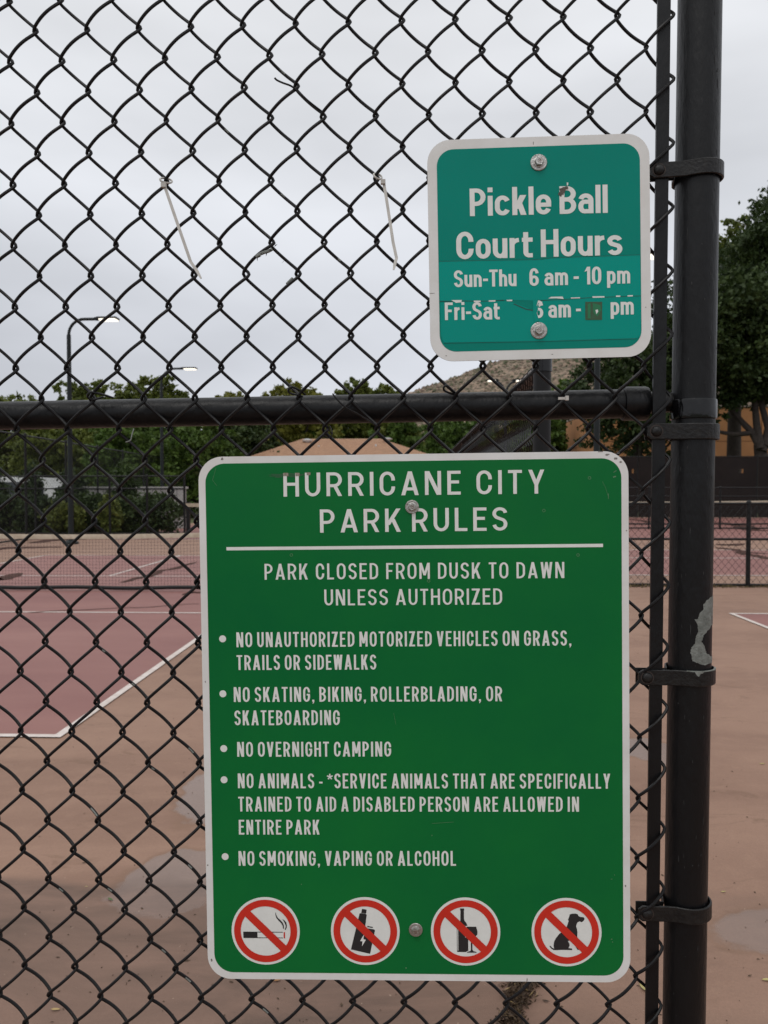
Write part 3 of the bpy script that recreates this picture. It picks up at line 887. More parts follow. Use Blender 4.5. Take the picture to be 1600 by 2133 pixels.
# windscreened fence at the back of the right courts
def screen_fence():
    Y = 42.2; x0 = at(1205, 980, Y).x; n = 9; span = 3.05; H = at(1500, 951, Y).z
    root = empty('windscreened_fence', (x0, Y, 0)); tag(root, 'tall fence hung with dark brown windscreen in front of the orange building', 'fence')
    mscr = mat('dark_windscreen', (0.010, 0.0075, 0.007), .8, spec=.2, noise=.35, nscale=1.4, ncol=(.015, .011, .010), detail=8)
    for i in range(n):
        MB().tube([(i * span, 0, 0), (i * span, 0, H + .05)], .04, 8).build('post', M_FAR, root)
    MB().tube([(0, 0, H), ((n - 1) * span, 0, H)], .025, 8).build('rail', M_FAR, root)
    for i in range(n - 1):
        a, b2 = i * span + .05, (i + 1) * span - .05
        nx, nz = 22, 15
        holes = []
        us = [at(u, 978, Y).x - x0 for u in (1320, 1539)]
        V = []; Fs = []
        for r_ in range(nz + 1):
            for c in range(nx + 1):
                fx, fz = c / nx, r_ / nz
                V.append((a + (b2 - a) * fx, -.05 + .025 * math.sin(fx * 9 + i) * math.sin(fz * 5 + i), .03 + (H - .06) * fz))
        for r_ in range(nz):
            for c in range(nx):
                xa, xb = a + (b2 - a) * c / nx, a + (b2 - a) * (c + 1) / nx
                if r_ == 11 and any(xa - .16 < u < xb + .02 for u in us) : continue
                k = r_ * (nx + 1) + c
                Fs.append((k, k + 1, k + nx + 2, k + nx + 1))
        link('windscreen_panel', V, Fs, mscr, root, True)
screen_fence()
# dark rail fence just before it
fence_line('mid_court_fence', (at(1205, 1016, 30).x, 30), (at(1800, 1016, 30).x, 30), at(1500, 1016, 30).z, 5, (at(1500, 1016, 30).z, at(1500, 1034, 30).z, .05),
           'dark waist high fence between the two farther right hand courts', mesh=(.12, .0025), pr=.035, rr=.025)

# tall fences on the left
a = at(-80, 1000, 25.6); b_ = at(384, 1000, 25.6)
fence_line('tall_court_fence', (a.x, 25.6), (b_.x, 25.6), at(100, 992, 25.6).z, 7, (.06, at(100, 1018, 25.6).z, at(100, 992, 25.6).z),
           'black chain link fence along the far end of the left court, before the hedge', mesh=(.1, .0024), pr=.036, rr=.022)
a = at(-60, 880, 19.6); b_ = at(415, 965, 49)
fence_line('side_court_fence', (a.x, a.y), (b_.x, b_.y), 3.05, 10, (3.03, .06), 'tall chain link fence at far left, its top rail sloping down to the right', mesh=(.14, .003), pr=.036, rr=.024)
# short rail gate at its right end
def rail_gate():
    Y = 27; a = at(392, 1050, Y).x; z = at(392, 1052, Y).z
    r = empty('wooden_rail', (a, Y, 0)); tag(r, 'pale wooden rail on short posts at the end of the far court', 'railing')
    for x in (0, 1.6): MB().box((x - .06, -.06, 0), (x + .06, .06, z + .1)).build('post', M_FAR, r)
    MB().box((-.06, -.10, z - .06), (1.9, -.062, z + .06)).build('rail', mat('pale_wood', (.45, .38, .28), .8, noise=.2, nscale=9), r)
rail_gate()

# ------------------------------------------------------------------ nets
M_NET = mat('black_net_cord', (0.018, 0.016, 0.016), 0.7)
M_TAPE = mat('cream_net_tape', (0.52, 0.45, 0.35), 0.8, noise=.35, nscale=14, ncol=(.36, .29, .21), detail=8)
def net(x0, x1, Y, label, hend=.90, hmid=.83, z0=.06, sp=.048, name='court_net', bottom=.028):
    L = x1 - x0; r = empty(name, (x0, Y, 0)); tag(r, label, 'net')
    def top(x):
        f = x / L; return hmid + (hend - hmid) * (2 * f - 1) ** 2 * 1.0
    mb = MB(); cr_ = .0013
    n = int(L / sp)
    for i in range(n + 1):
        x = i * L / n; t = top(x) - .03
        mb.add([(x - cr_, 0, z0), (x + cr_, 0, z0), (x + cr_, 0, t), (x - cr_, 0, t), (x, cr_ * 1.7, z0), (x, cr_ * 1.7, t)], [(0, 1, 2, 3), (1, 4, 5, 2), (4, 0, 3, 5)])
    m = int((hmid - z0) / sp)
    for j in range(m):
        P = []
        for k in range(25):
            x = L * k / 24; P.append((x, -.001, z0 + (top(x) - .03 - z0) * j / m))
        mb.tube(P, cr_, 4, cap=False)
    o = mb.build('netting', M_NET, r); o['kind'] = 'stuff'
    V = []; Fs = []
    K = 48
    for k in range(K + 1):
        x = L * k / K; t = top(x); w = .004 * math.sin(k * 1.9)
        V += [(x, -.008 + w, t - .068), (x, -.010 + w, t - .01), (x, -.004 + w, t), (x, .004 + w, t), (x, .010 + w, t - .01), (x, .008 + w, t - .068)]
    for k in range(K):
        for q in range(5):
            i = k * 6 + q; Fs.append((i, i + 6, i + 7, i + 1))
    link('top_tape', V, Fs, M_TAPE, r, True)
    MB().tube([(L * k / 24, 0, z0 + .008 * math.sin(k * 1.1) - .01 * math.sin(PI * k / 24)) for k in range(25)], bottom, 8).build('bottom_band', M_FAR, r, True)
    for x in (-.05, L + .05):
        MB().tube([(x, 0, 0), (x, 0, hend + .02)], .035, 12).build('net_post', M_FAR, r, True)
    return r
net(XL - .3, XR + .3, YN, 'black net with cream tape across the near left court')
net(1.0, 14.9, 33.5, 'far net with pale tape in front of the windscreened fence', hend=1.02, hmid=.96, sp=.1, bottom=.03)

# ------------------------------------------------------------------ THE NEAR FENCE
YM = 1.165                     # plane of the woven wires
fence = empty('chain_link_gate_fence', (0.55, YM, 0)); tag(fence, 'near black chain link fence panel with heavy right post, carrying both signs', 'fence')
FX = Vector((0.55, YM, 0))
def fl(p): return Vector(p) - FX

KN = []
def row(j, pts):
    for (i, u, v) in pts: KN.append((i, j, u, v))
for j, (u, v) in zip(range(0, 33, 2), [(21,6),(22,131),(24,258),(26,385),(28,513),(30,642),(33,769),(35,895),(38,1022),(39.4,1149),(41.6,1274),(42,1400),(43,1523),(44.4,1647),(46,1771),(49,1892),(52,2011)]):
    KN.append((0, j, u, v))
row(1, [(1,75,67),(3,182,64),(5,290,59),(7,398,56),(9,506,51),(11,615,46),(13,727,44)])
row(10, [(2,137,641),(4,244,640),(6,351,640),(8,459,640),(10,567,638),(12,676,637),(14,785,636)])
row(18, [(2,145,1149),(4,251,1149),(6,358,1149),(24,1335,1154.7)])
row(22, [(2,147.6,1400),(4,253,1400),(6,359,1401),(24,1331,1409)])
row(32, [(2,156.6,2013),(4,260.7,2017),(6,365,2020),(24,1320,2032.6)])
row(33, [(7,418,2079.6),(9,523.6,2081),(11,629.6,2081.5),(13,734.6,2085),(15,840,2088.7),(17,947,2088.7),(19,1056.6,2088),(21,1160.7,2091.7),(23,1267,2092)])
row(2, [(24,1343,97)]); row(4, [(24,1343,231)]); row(16, [(24,1336.7,1021)]); row(20, [(24,1333,1282.5)]); row(24, [(24,1328.6,1537)])
row(26, [(24,1327.7,1662.6)]); row(28, [(24,1326,1787)]); row(30, [(24,1324,1909.5)])
row(12, [(16,896,765),(18,1006,765),(20,1117,767),(22,1228,760),(24,1340,755)])
row(13, [(15,842,827),(17,951,822),(19,1061,823),(21,1172,825),(23,1284,822)])
row(14, [(16,896,894),(18,1005,895),(20,1115,894),(22,1227,893),(24,1339,895)])
row(1, [(25,1400,33)]); row(3, [(25,1402,163)])
KN = np.array(KN, float)
Wp = np.array([list(at(u, v, YM)) for (_, _, u, v) in KN])
def basis(i, j):
    a, b2 = i / 25.0 - .5, j / 33.0 - .5
    return np.stack([a * 0 + 1, a, b2, a * b2, a * a, b2 * b2, a ** 3, a * a * b2, a * b2 * b2, b2 ** 3], -1)
A = basis(KN[:, 0], KN[:, 1])
cx_, *_ = np.linalg.lstsq(A, Wp[:, 0], rcond=None)
cz_, *_ = np.linalg.lstsq(A, Wp[:, 2], rcond=None)
AL = np.stack([np.ones(len(KN)), KN[:, 0], KN[:, 1]], -1)
lx, *_ = np.linalg.lstsq(AL, Wp[:, 0], rcond=None)
lz, *_ = np.linalg.lstsq(AL, Wp[:, 2], rcond=None)
def node(i, j):
    ic, jc = np.clip(i, -1, 25.3), np.clip(j, -1, 35)
    B = basis(ic, jc)
    x = B @ cx_ + (i - ic) * lx[1] + (j - jc) * lx[2]
    z = B @ cz_ + (i - ic) * lz[1] + (j - jc) * lz[2]
    return x, z

J0, J1 = -7, 44
WR = 0.00238
def wire_path(i, last=False):
    """one zig-zag wire between node columns i and i+1 (flattened spiral)"""
    per = 26
    jj = np.arange(J0 * per, J1 * per + 1) / per
    # left tips where (i + j) is even, right tips one row further
    th = (jj - i) * PI
    s = -np.cos(th)                                   # -1 left tip, +1 right tip
    tri = np.arcsin(s * .968); tri = tri / np.arcsin(.968)     # near straight legs, rounded hooks
    lat = .5 + tri * (.5 + .078)                               # the hooks overlap
    ii = i + lat
    if last: ii = i + .5 + (lat - .5) * .92 + .03
    x, z = node(ii, jj)
    dep = 0.0084 * np.sin(th)
    if last: dep = dep * 1.15
    rg = np.random.default_rng(500 + i)
    x = x + np.interp(jj, np.arange(J0, J1 + 1), rg.normal(0, .00045, J1 - J0 + 1))
    return x, dep, z
def make_wire(i, last=False):
    x, d, z = wire_path(i, last)
    pts = [(x[k] - FX.x, d[k], z[k]) for k in range(0, len(x), 2) if 0.06 < z[k] < 2.74]
    if i == 9:                                         # the bent, skinned strand
        out = []
        for p in pts:
            q = Vector(p) + FX
            c = at(540, 545, YM); dist = ((q.x - c.x) ** 2 + (q.z - c.z) ** 2) ** .5
            if dist < .036 and q.y < YM + .002:
                w = (1 - (dist / .036) ** 2); q.x -= .0015 * w; q.z += .0020 * w
            out.append(q - FX)
        pts = out
    mb = MB(); mb.tube(pts, WR, 7, ref=(0, 1, 0))
    return mb.build('wire', M_VINYL, fence, True)
for i in range(-14, 25):
    make_wire(i, i == 24)

# post: slightly out of plumb as in the picture
PR = 0.0302
PY = YM + .022
ptop, pbot = at(1458, 0, PY), at(1424.5, 2133, PY)
def post_x(z): return pbot.x + (ptop.x - pbot.x) * (z - pbot.z) / (ptop.z - pbot.z)
pm = MB(); pm.tube([fl((post_x(z), PY, z)) for z in (-.02, .7, 1.4, 2.1, 2.9)], PR, 40, ref=(1, 0, 0))
pm.build('post', M_POST, fence, True)
MB().lathe([(PR * 1.1, 0), (PR * 1.1, .035), (PR * .8, .06), (PR * .25, .075)], 28, Matrix.Translation(fl((post_x(2.9), PY, 2.89)))).build('post_cap', M_POST, fence, True)

def rz_at(v): return at(1440, v, PY - PR).z
# glossy sleeve on the post
z0, z1 = rz_at(871), rz_at(829)
cx = post_x(z0); M = Matrix.Translation(fl((cx, PY, 0)))
MB().lathe([(PR + .0002, z0), (PR + .0022, z0 + .0008), (PR + .0026, z0 + .004), (PR + .0022, z1 - .002), (PR + .0016, z1)], 40, M).build('post_sleeve', M_GLOSS, fence, True)

def brace_band(vc, hz, u_l, tilt=0.0, bare_edge=False):
    zc = rz_at(vc); cx = post_x(zc); z0, z1 = zc - hz / 2, zc + hz / 2
    xl = at(u_l, vc, PY - .028).x
    t = .0026; ro = PR + .0032
    outer = []; yt = PY - .026
    N = 30
    tab = [(xl, yt), (xl + .006, yt), (cx - .032, yt), (cx - .022, yt - .0015)]
    a0, a1 = R(-108), R(146)
    arc = [(cx + ro * math.cos(a), PY + ro * math.sin(a)) for a in np.linspace(a0, a1, N)]
    back = [(cx - .0325, PY + .004), (cx - .037, YM + .0075), (xl, YM + .0075)]
    path = tab + arc + back
    # strap cross-section swept along the path with soft edges
    V = []; Fs = []; n = len(path)
    sec = [(-t, 0.0010), (-t, hz - .0010), (-t * .7, hz), (0, hz), (0, 0), (-t * .7, 0)]
    for k, (x, y) in enumerate(path):
        ax, ay = path[max(k - 1, 0)]; bx, by = path[min(k + 1, n - 1)]
        tx, ty = bx - ax, by - ay; L = math.hypot(tx, ty) or 1; nx, ny = ty / L, -tx / L    # outward
        rise = tilt * (x - cx)
        for (o_, h) in sec:
            kx = 0
            hh = h
            if k == 0: hh = hz / 2 + (h - hz / 2) * .62
            V.append(fl((x - nx * o_, y - ny * o_, z0 + hh + rise)))
    m_ = len(sec)
    for k in range(n - 1):
        for q in range(m_):
            a_ = k * m_ + q; b2 = k * m_ + (q + 1) % m_
            Fs.append((a_, b2, b2 + m_, a_ + m_))
    Fs.append(tuple(range(m_))); Fs.append(tuple((n - 1) * m_ + q for q in range(m_ - 1, -1, -1)))
    band = link('brace_band', V, Fs, M_BAND, fence, False)
    bz = zc + tilt * (xl + .012 - cx)
    bx = xl + .0125
    Mb = Matrix.Translation(fl((bx, yt - t, bz))) @ Matrix.Rotation(PI / 2, 4, 'X')
    MB().lathe([(.0078, -.0005), (.0078, .0006), (.0070, .0028), (.0046, .0044), (.0016, .0050)], 22, Mb).build('carriage_bolt', M_BAND, band, True)
    Mr = Matrix.Translation(fl((bx, yt - t, bz))) @ Matrix.Rotation(PI / 2, 4, 'X')
    MB().lathe([(.0096, -.0006), (.0094, .0003)], 22, Mr).build('rust_ring', M_RUST3, band)
    # nut and bolt shank at the back
    Ms = Matrix.Translation(fl((bx, YM + .012, bz))) @ Matrix.Rotation(PI / 2, 4, 'X')
    MB().lathe([(.003, -.008), (.003, .012)], 10, Ms).build('bolt_shank', M_GALV, band)
    MB().lathe([(.0065, -.004), (.0065, .002)], 6, Ms).build('nut', M_GALV, band)
    if bare_edge:
        pts = [(cx + (ro + t * .5) * math.cos(a), PY + (ro + t * .5) * math.sin(a)) for a in np.linspace(R(-115), R(-12), 24)]
        rd = random.Random(4); V = []
        for k, (x, y) in enumerate(pts):
            dx, dy = x - cx, y - PY; L = math.hypot(dx, dy)
            s = t * .5 / L
            V.append(fl((x - dx * s, y - dy * s, z1 + .0003))); V.append(fl((x + dx * s * 1.06, y + dy * s * 1.06, z1 + .0001)))
            drop = .0006 + (rd.uniform(.0, .003) if k < 9 and k > 2 else rd.uniform(0, .0006)) + (.004 if 4 < k < 7 else 0)
            V.append(fl((x + dx * s * 1.10, y + dy * s * 1.10, z1 - drop)))
        Fs = []
        for k in range(len(pts) - 1):
            a_ = k * 3; Fs += [(a_, a_ + 3, a_ + 4, a_ + 1), (a_ + 1, a_ + 4, a_ + 5, a_ + 2)]
        link('bare_edge', V, Fs, M_BARE, band, True)
    return band
M_RUST3 = mat('faint_rust', (0.045, 0.030, 0.024), .7, noise=.5, nscale=400)
brace_band(347, .0215, 1354, tilt=0.05)
brace_band(898, .0225, 1349)
brace_band(1413, .0222, 1330, bare_edge=True)
brace_band(1907, .0225, 1330)

# paint peeled off the post down to grey metal
def peeled():
    out = [(1018,1010),(960,1060),(920,1105),(915,1150),(885,1180),(870,1230),(840,1240),(850,1262),(868,1290),(870,1350),(850,1400),(848,1450),(812,1490),(805,1530),
           (820,1610),(870,1628),(930,1645),(1003,1625),(1008,1562),(980,1562),(945,1535),(930,1470),(903,1440),(920,1380),(965,1330),(1008,1270),(1018,1150)]
    rd = random.Random(2); P = []
    n = len(out)
    for k in range(n):
        a, b2 = out[k], out[(k + 1) % n]
        m_ = max(1, int(math.hypot(b2[0] - a[0], b2[1] - a[1]) / 9))
        for q in range(m_):
            f = q / m_; P.append((a[0] + (b2[0] - a[0]) * f + rd.uniform(-4, 4), a[1] + (b2[1] - a[1]) * f + rd.uniform(-4, 4)))
    px = [(min(x, 1006 + (1650 - y) * .012) / 4.266 + 1250, y / 4.266 + 1000) for x, y in P]
    grid = [(x, y) for x in np.arange(1436, 1490, 3.5) for y in np.arange(1236, 1388, 6)]
    V2 = [Vector(p) for p in px] + [Vector(p) for p in grid]
    res = delaunay_2d_cdt(V2, [], [tuple(range(len(px)))], 1, 1e-4)
    def proj(u, v):
        d = ray(u, v); rr = PR + .0004
        z = rz_at(v); c = Vector((post_x(z), PY))
        dd = Vector((d.x, d.y)); o = Vector((0, 0)) - c
        A_ = dd.dot(dd); B_ = 2 * o.dot(dd); C_ = o.dot(o) - rr * rr; D_ = B_ * B_ - 4 * A_ * C_
        t = (-B_ - math.sqrt(max(D_, 0))) / (2 * A_)
        p = EYE + d * t
        q = Vector((p.x, p.y)) - c; q = q.normalized() * rr
        return Vector((c.x + q.x, c.y + q.y, p.z))
    V = [fl(proj(p.x, p.y)) for p in res[0]]
    link('peeled_patch', V, [tuple(f) for f in res[2]], M_BARE, fence, True)['label'] = 'grey bare metal where the black coat has flaked off'
peeled()

# small chips and rubbed spots in the coat of the post
def chips():
    rd = random.Random(41); mb = MB(); r_ = PR + .0003
    for k in range(150):
        z = rd.uniform(.55, 2.4); a = rd.choice((rd.uniform(-150, -30), rd.gauss(-62, 9))); a = R(a)
        w, h = rd.uniform(.0003, .0011), rd.uniform(.0006, .0045) * (1 if rd.random() < .8 else 2.2)
        q = []
        for t in range(7):
            b2 = 2 * PI * t / 7; s_ = rd.uniform(.55, 1.2)
            aa = a + w * math.cos(b2) * s_ / PR; q.append(fl((post_x(z) + r_ * math.cos(aa), PY + r_ * math.sin(aa), z + h * math.sin(b2) * s_)))
        mb.add(q, [tuple(range(7))])
    mb.build('paint_chips', M_CHIPD, fence)['kind'] = 'stuff'
M_CHIPD = mat('rubbed_coat', (0.030, 0.031, 0.031), .7, noise=.8, nscale=60, ncol=(.002, .002, .002))
chips()

# tension bar threaded through the last loops
tb0, tb1 = at(1383, 0, YM), at(1357, 2133, YM)
def bar_x(z): return tb1.x + (tb0.x - tb1.x) * (z - tb1.z) / (tb0.z - tb1.z)
V = []; hw, ht = .0090, .0024
zs = [0.08, .6, 1.2, 1.8, 2.4, 2.72]
for z in zs:
    x = bar_x(z)
    for (dx, dy) in ((-hw, -ht), (hw, -ht), (hw, ht), (-hw, ht)):
        V.append(fl((x + dx, YM + dy, z)))
Fs = [(k * 4 + q, k * 4 + (q + 1) % 4, k * 4 + 4 + (q + 1) % 4, k * 4 + 4 + q) for k in range(len(zs) - 1) for q in range(4)] + [(3, 2, 1, 0), tuple(len(zs) * 4 - 4 + q for q in range(4))]
link('tension_bar', V, Fs, M_POST, fence)

# mid rail, its end cup, top and bottom rails, far post
RY = YM + .031
ra, rb = at(-20, 866.5, RY), at(1330, 840.5, RY)
rr = 0.0212
dr = (rb - ra).normalized()
far_l = ra - dr * (ra.x + 1.42) / dr.x
MB().tube([fl(far_l), fl(ra), fl(rb)], rr, 32).build('mid_rail', M_POST, fence, True)
ca, cb = at(1296, 841, RY), at(1351, 841, RY)
Mc = Matrix.Translation(fl(ca)) @ (cb - ca).to_track_quat('Z', 'Y').to_matrix().to_4x4(); Lc = (cb - ca).length
MB().lathe([(rr + .0006, 0), (rr + .0036, .001), (rr + .0038, Lc - .006), (rr + .0025, Lc - .002), (rr - .003, Lc)], 32, Mc).build('rail_end_cup', M_POST, fence, True)
tabm = MB(); pt = at(1362, 838, RY - .004)
tabm.tube([fl((pt.x - .006, RY, pt.z)), fl((pt.x + .03, RY, pt.z))], [.016, .014], 14); tabm.build('rail_bracket', M_BAND, fence, True)
for z, nm in ((2.74, 'top_rail'), (.07, 'bottom_rail')):
    MB().tube([fl((-1.42, RY, z)), fl((post_x(z) - .02, RY, z))], rr, 20).build(nm, M_POST, fence, True)
MB().tube([fl((-1.45, RY, -.02)), fl((-1.45, RY, 2.9))], PR, 28).build('post', M_POST, fence, True)
lb_, ub_ = -1.40, 0
for x_ in (-1.395,):
    MB().box(fl((x_ - .009, YM - .002, .08)), fl((x_ + .009, YM + .002, 2.72))).build('tension_bar', M_POST, fence)

# tie wires on the rail
def px_wire(name, pts, r, m, parent, yoff=-.012, n=6, sm=3):
    P = [at(u, v, YM + yo) for (u, v, yo) in [(p + (yoff,))[:3] if len(p) == 2 else p for p in pts]]
    Q = []
    k = len(P)
    for i in range(k - 1):
        p0, p1, p2, p3 = P[max(i-1,0)], P[i], P[i+1], P[min(i+2,k-1)]
        for s in range(sm):
            t = s / sm
            Q.append(.5 * ((2*p1) + (p2-p0)*t + (2*p0-5*p1+4*p2-p3)*t*t + (3*p1-p0-3*p2+p3)*t**3))
    Q.append(P[-1])
    o = MB().tube([fl(q) for q in Q] if parent is fence else Q, r, n).build(name, m, parent, True)
    return o
px_wire('tie_wire', [(236, 829, .004), (215, 822, -.004), (192, 817, -.010), (183, 821, -.013), (184, 829, -.010), (196, 832, -.006), (215, 827, .0)], .0016, M_VINYL, fence)
px_wire('tie_wire', [(636, 822, .004), (622, 812, -.006), (608, 806, -.011), (601, 811, -.013), (604, 819, -.010), (622, 823, -.004), (630, 826, .004)], .0016, M_VINYL, fence)
px_wire('tie_wire', [(952, 822, .004), (940, 811, -.006), (930, 803, -.012), (924, 808, -.012), (928, 815, -.008), (946, 822, 0)], .0016, M_VINYL, fence)
px_wire('loose_wire', [(693, 820, -.014), (703, 833, -.016), (722, 850, -.016), (745, 862, -.014), (768, 876, -.012), (786, 888, -.010)], .0011, M_VINYL, fence)
px_wire('loose_wire', [(279, 893, -.006), (275, 905, -.010), (272, 917, -.012), (262, 921, -.012)], .0009, M_BARE, fence)
px_wire('loose_wire', [(687, 887, -.008), (692, 899, -.014), (690, 910, -.015), (680, 912, -.012), (675, 905, -.012), (684, 896, -.014), (692, 905, -.012)], .0009, M_VINYL, fence)
px_wire('stray_wire_end', [(572, 162, -.016), (577, 167, -.014), (590, 173, -.012), (608, 180, -.008), (624, 195, -.004), (648, 215, .0), (670, 232, .004)], .0014, M_VINYL, fence)
px_wire('bare_wire_patch', [(567, 519, -.0105), (560, 523, -.0115), (550, 526, -.012), (541, 530, -.0125), (533, 535, -.0125)], .0023, M_BARE, fence)
px_wire('bare_wire_patch', [(610, 580, -.004), (604, 586, -.006), (598, 592, -.008)], .0024, M_BARE, fence)
# flakes of vinyl by the bent strand, nicks of bare metal on the wires
fk = MB(); rd = random.Random(8)
for (u, v) in ((561, 517), (563, 522), (575, 512), (573, 508), (541, 536), (537, 540), (545, 530), (556, 530), (590, 545), (580, 530)):
    p = fl(at(u, v, YM - .013)); a = rd.uniform(0, 6); s = .0032
    fk.add([p + Vector((math.cos(a) * s, 0, math.sin(a) * s)), p + Vector((-math.sin(a) * s * .35, -.002, math.cos(a) * s * .35)), p - Vector((math.cos(a) * s, .001, math.sin(a) * s))], [(0, 1, 2)])
fk.build('vinyl_flakes', M_VINYL, fence)['kind'] = 'stuff'
def wire_nick(i, j, m=M_BARE, ln=3):
    x, d, z = wire_path(i)
    k = int((j - J0) * 26)
    pts = [(x[q] - FX.x, d[q] - .0013, z[q] + .0004) for q in range(k, k + ln + 1)]
    MB().tube(pts, WR * .60, 6, ref=(0, 1, 0)).build('nick', m, fence, True)
for (i, j, ln) in ((6, 24.55, 4), (2, 26.62, 6), (3, 29.35, 3), (8, 4.3, 3), (10, 2.4, 4), (5, 24.2, 2), (1, 28.4, 3), (5, 30.45, 3), (4, 22.4, 2), (6, 32.4, 4), (9, 33.45, 4), (3, 20.3, 2), (6, 28.5, 3), (2, 33.5, 3), (10, 5.4, 3), (12, 8.5, 2)):
    if (i + int(j)) % 2: j += 1
    wire_nick(i, j, ln=ln)

# ------------------------------------------------------------------ zip ties
def zip_tie(label, loop, head, tail, rr_=.0012):
    p0 = at(head[0], head[1], YM - .014)
    root = empty('zip_tie', p0); tag(root, label, 'zip tie', 'white zip ties left on the fence')
    c = at(loop[0], loop[1], YM); rx, rz = loop[2] / F_PX * YM, loop[3] / F_PX * YM
    L = [Vector((c.x + rx * math.cos(a), YM + .012 * math.sin(a + .6), c.z + rz * math.sin(a))) - p0 for a in np.linspace(-1.9, 4.4, 22)]
    MB().tube(L, rr_ * 1.15, 6).build('loop', M_ZIP, root, True)
    MB().box((-.0034, -.0028, -.0030), (.0034, .0028, .0030)).build('head', M_ZIP, root)
    if tail:
        # flat strap
        P = [at(u, v, YM - .014 - .004 * k) - p0 for k, (u, v) in enumerate(tail)]
        V = []; Fs = []
        for k, p in enumerate(P):
            t = (P[min(k + 1, len(P) - 1)] - P[max(k - 1, 0)]).normalized(); n = Vector((0, -1, 0)).cross(t).normalized()
            w = .0021 if k < len(P) - 1 else .0012
            V += [p + n * w, p - n * w, p - n * w + Vector((0, .0012, 0)), p + n * w + Vector((0, .0012, 0))]
        for k in range(len(P) - 1):
            for q in range(4): Fs.append((k * 4 + q, k * 4 + (q + 1) % 4, k * 4 + 4 + (q + 1) % 4, k * 4 + 4 + q))
        link('tail', V, Fs + [(0, 1, 2, 3)], M_ZIP, root)
zip_tie('cut white zip tie with a long dangling tail, left one of the two', (346, 376, 9, 9), (341, 386), [(343, 388), (358, 432), (378, 490), (397, 545), (410, 564), (419, 580)])
zip_tie('white zip tie with its tail hanging beside the small teal sign', (787, 367, 8, 10), (798, 379), [(800, 384), (806, 420), (813, 465), (819, 505), (826, 537), (822, 552), (820, 562)])
zt_ = at(1173, 830, YM - .015)
rt = empty('zip_tie', zt_); tag(rt, 'short clipped white zip tie stub on the mid rail under the teal sign', 'zip tie', 'white zip ties left on the fence')
MB().box((-.0068, -.0015, -.0018), (.003, .0015, .0018)).build('strap', M_ZIP, rt); MB().box((.003, -.003, -.0028), (.0075, .003, .0036)).build('head', M_ZIP, rt)

# ------------------------------------------------------------------ lettering
def arc(cx, cy, rx, ry, a0, a1, n=10):
    return [(cx + rx * math.cos(R(a0 + (a1 - a0) * k / n)), cy + ry * math.sin(R(a0 + (a1 - a0) * k / n))) for k in range(n + 1)]

def ribbon(path, t, closed=False, th=None):
    """quads of constant stroke t round a centre line"""
    n = len(path); quads = []; L = []; Rr = []
    for i in range(n):
        if closed: a, b = path[(i - 1) % n], path[(i + 1) % n]; p = path[i]
        else: a, b = path[max(i - 1, 0)], path[min(i + 1, n - 1)]; p = path[i]
        d1 = (p[0] - a[0], p[1] - a[1]); d2 = (b[0] - p[0], b[1] - p[1])
        def nrm(d):
            l = math.hypot(*d); return (d[0] / l, d[1] / l) if l > 1e-9 else None
        u1, u2 = nrm(d1), nrm(d2)
        u1 = u1 or u2; u2 = u2 or u1
        n1 = (-u1[1], u1[0]); n2 = (-u2[1], u2[0]); m_ = (n1[0] + n2[0], n1[1] + n2[1]); l = math.hypot(*m_)
        m_ = (m_[0] / l, m_[1] / l); k = t / 2 / max(.35, m_[0] * n1[0] + m_[1] * n1[1])
        L.append((p[0] + m_[0] * k, p[1] + m_[1] * k)); Rr.append((p[0] - m_[0] * k, p[1] - m_[1] * k))
    for i in range(n if closed else n - 1):
        j = (i + 1) % n
        quads.append([Rr[i], Rr[j], L[j], L[i]])
    return quads
def rect(x0, y0, x1, y1): return [[(x0, y0), (x1, y0), (x1, y1), (x0, y1)]]
def diag(x0, y0, x1, y1, w):
    """stroke with level-cut ends; w its width across"""
    return [[(x0 - w / 2, y0), (x0 + w / 2, y0), (x1 + w / 2, y1), (x1 - w / 2, y1)]]

UW = dict(A=.66, B=.58, C=.58, D=.58, E=.50, F=.48, G=.60, H=.59, I=None, K=.60, L=.47, M=.72, N=.61, O=.61, P=.56, R=.59, S=.56, T=.52, U=.58, V=.60, W=.80,
          Y=.60, Z=.53, a=.53, c=.54, e=.54, h=.49, i=None, k=.50, l=None, m=.76, n=.49, o=.50, p=.50, r=.34, s=.50, t=.36, u=.49)
UW.update({'0': .55, '1': .34, '6': .55, ',': None, '-': .30, '*': .42, ' ': .30, '.': None})

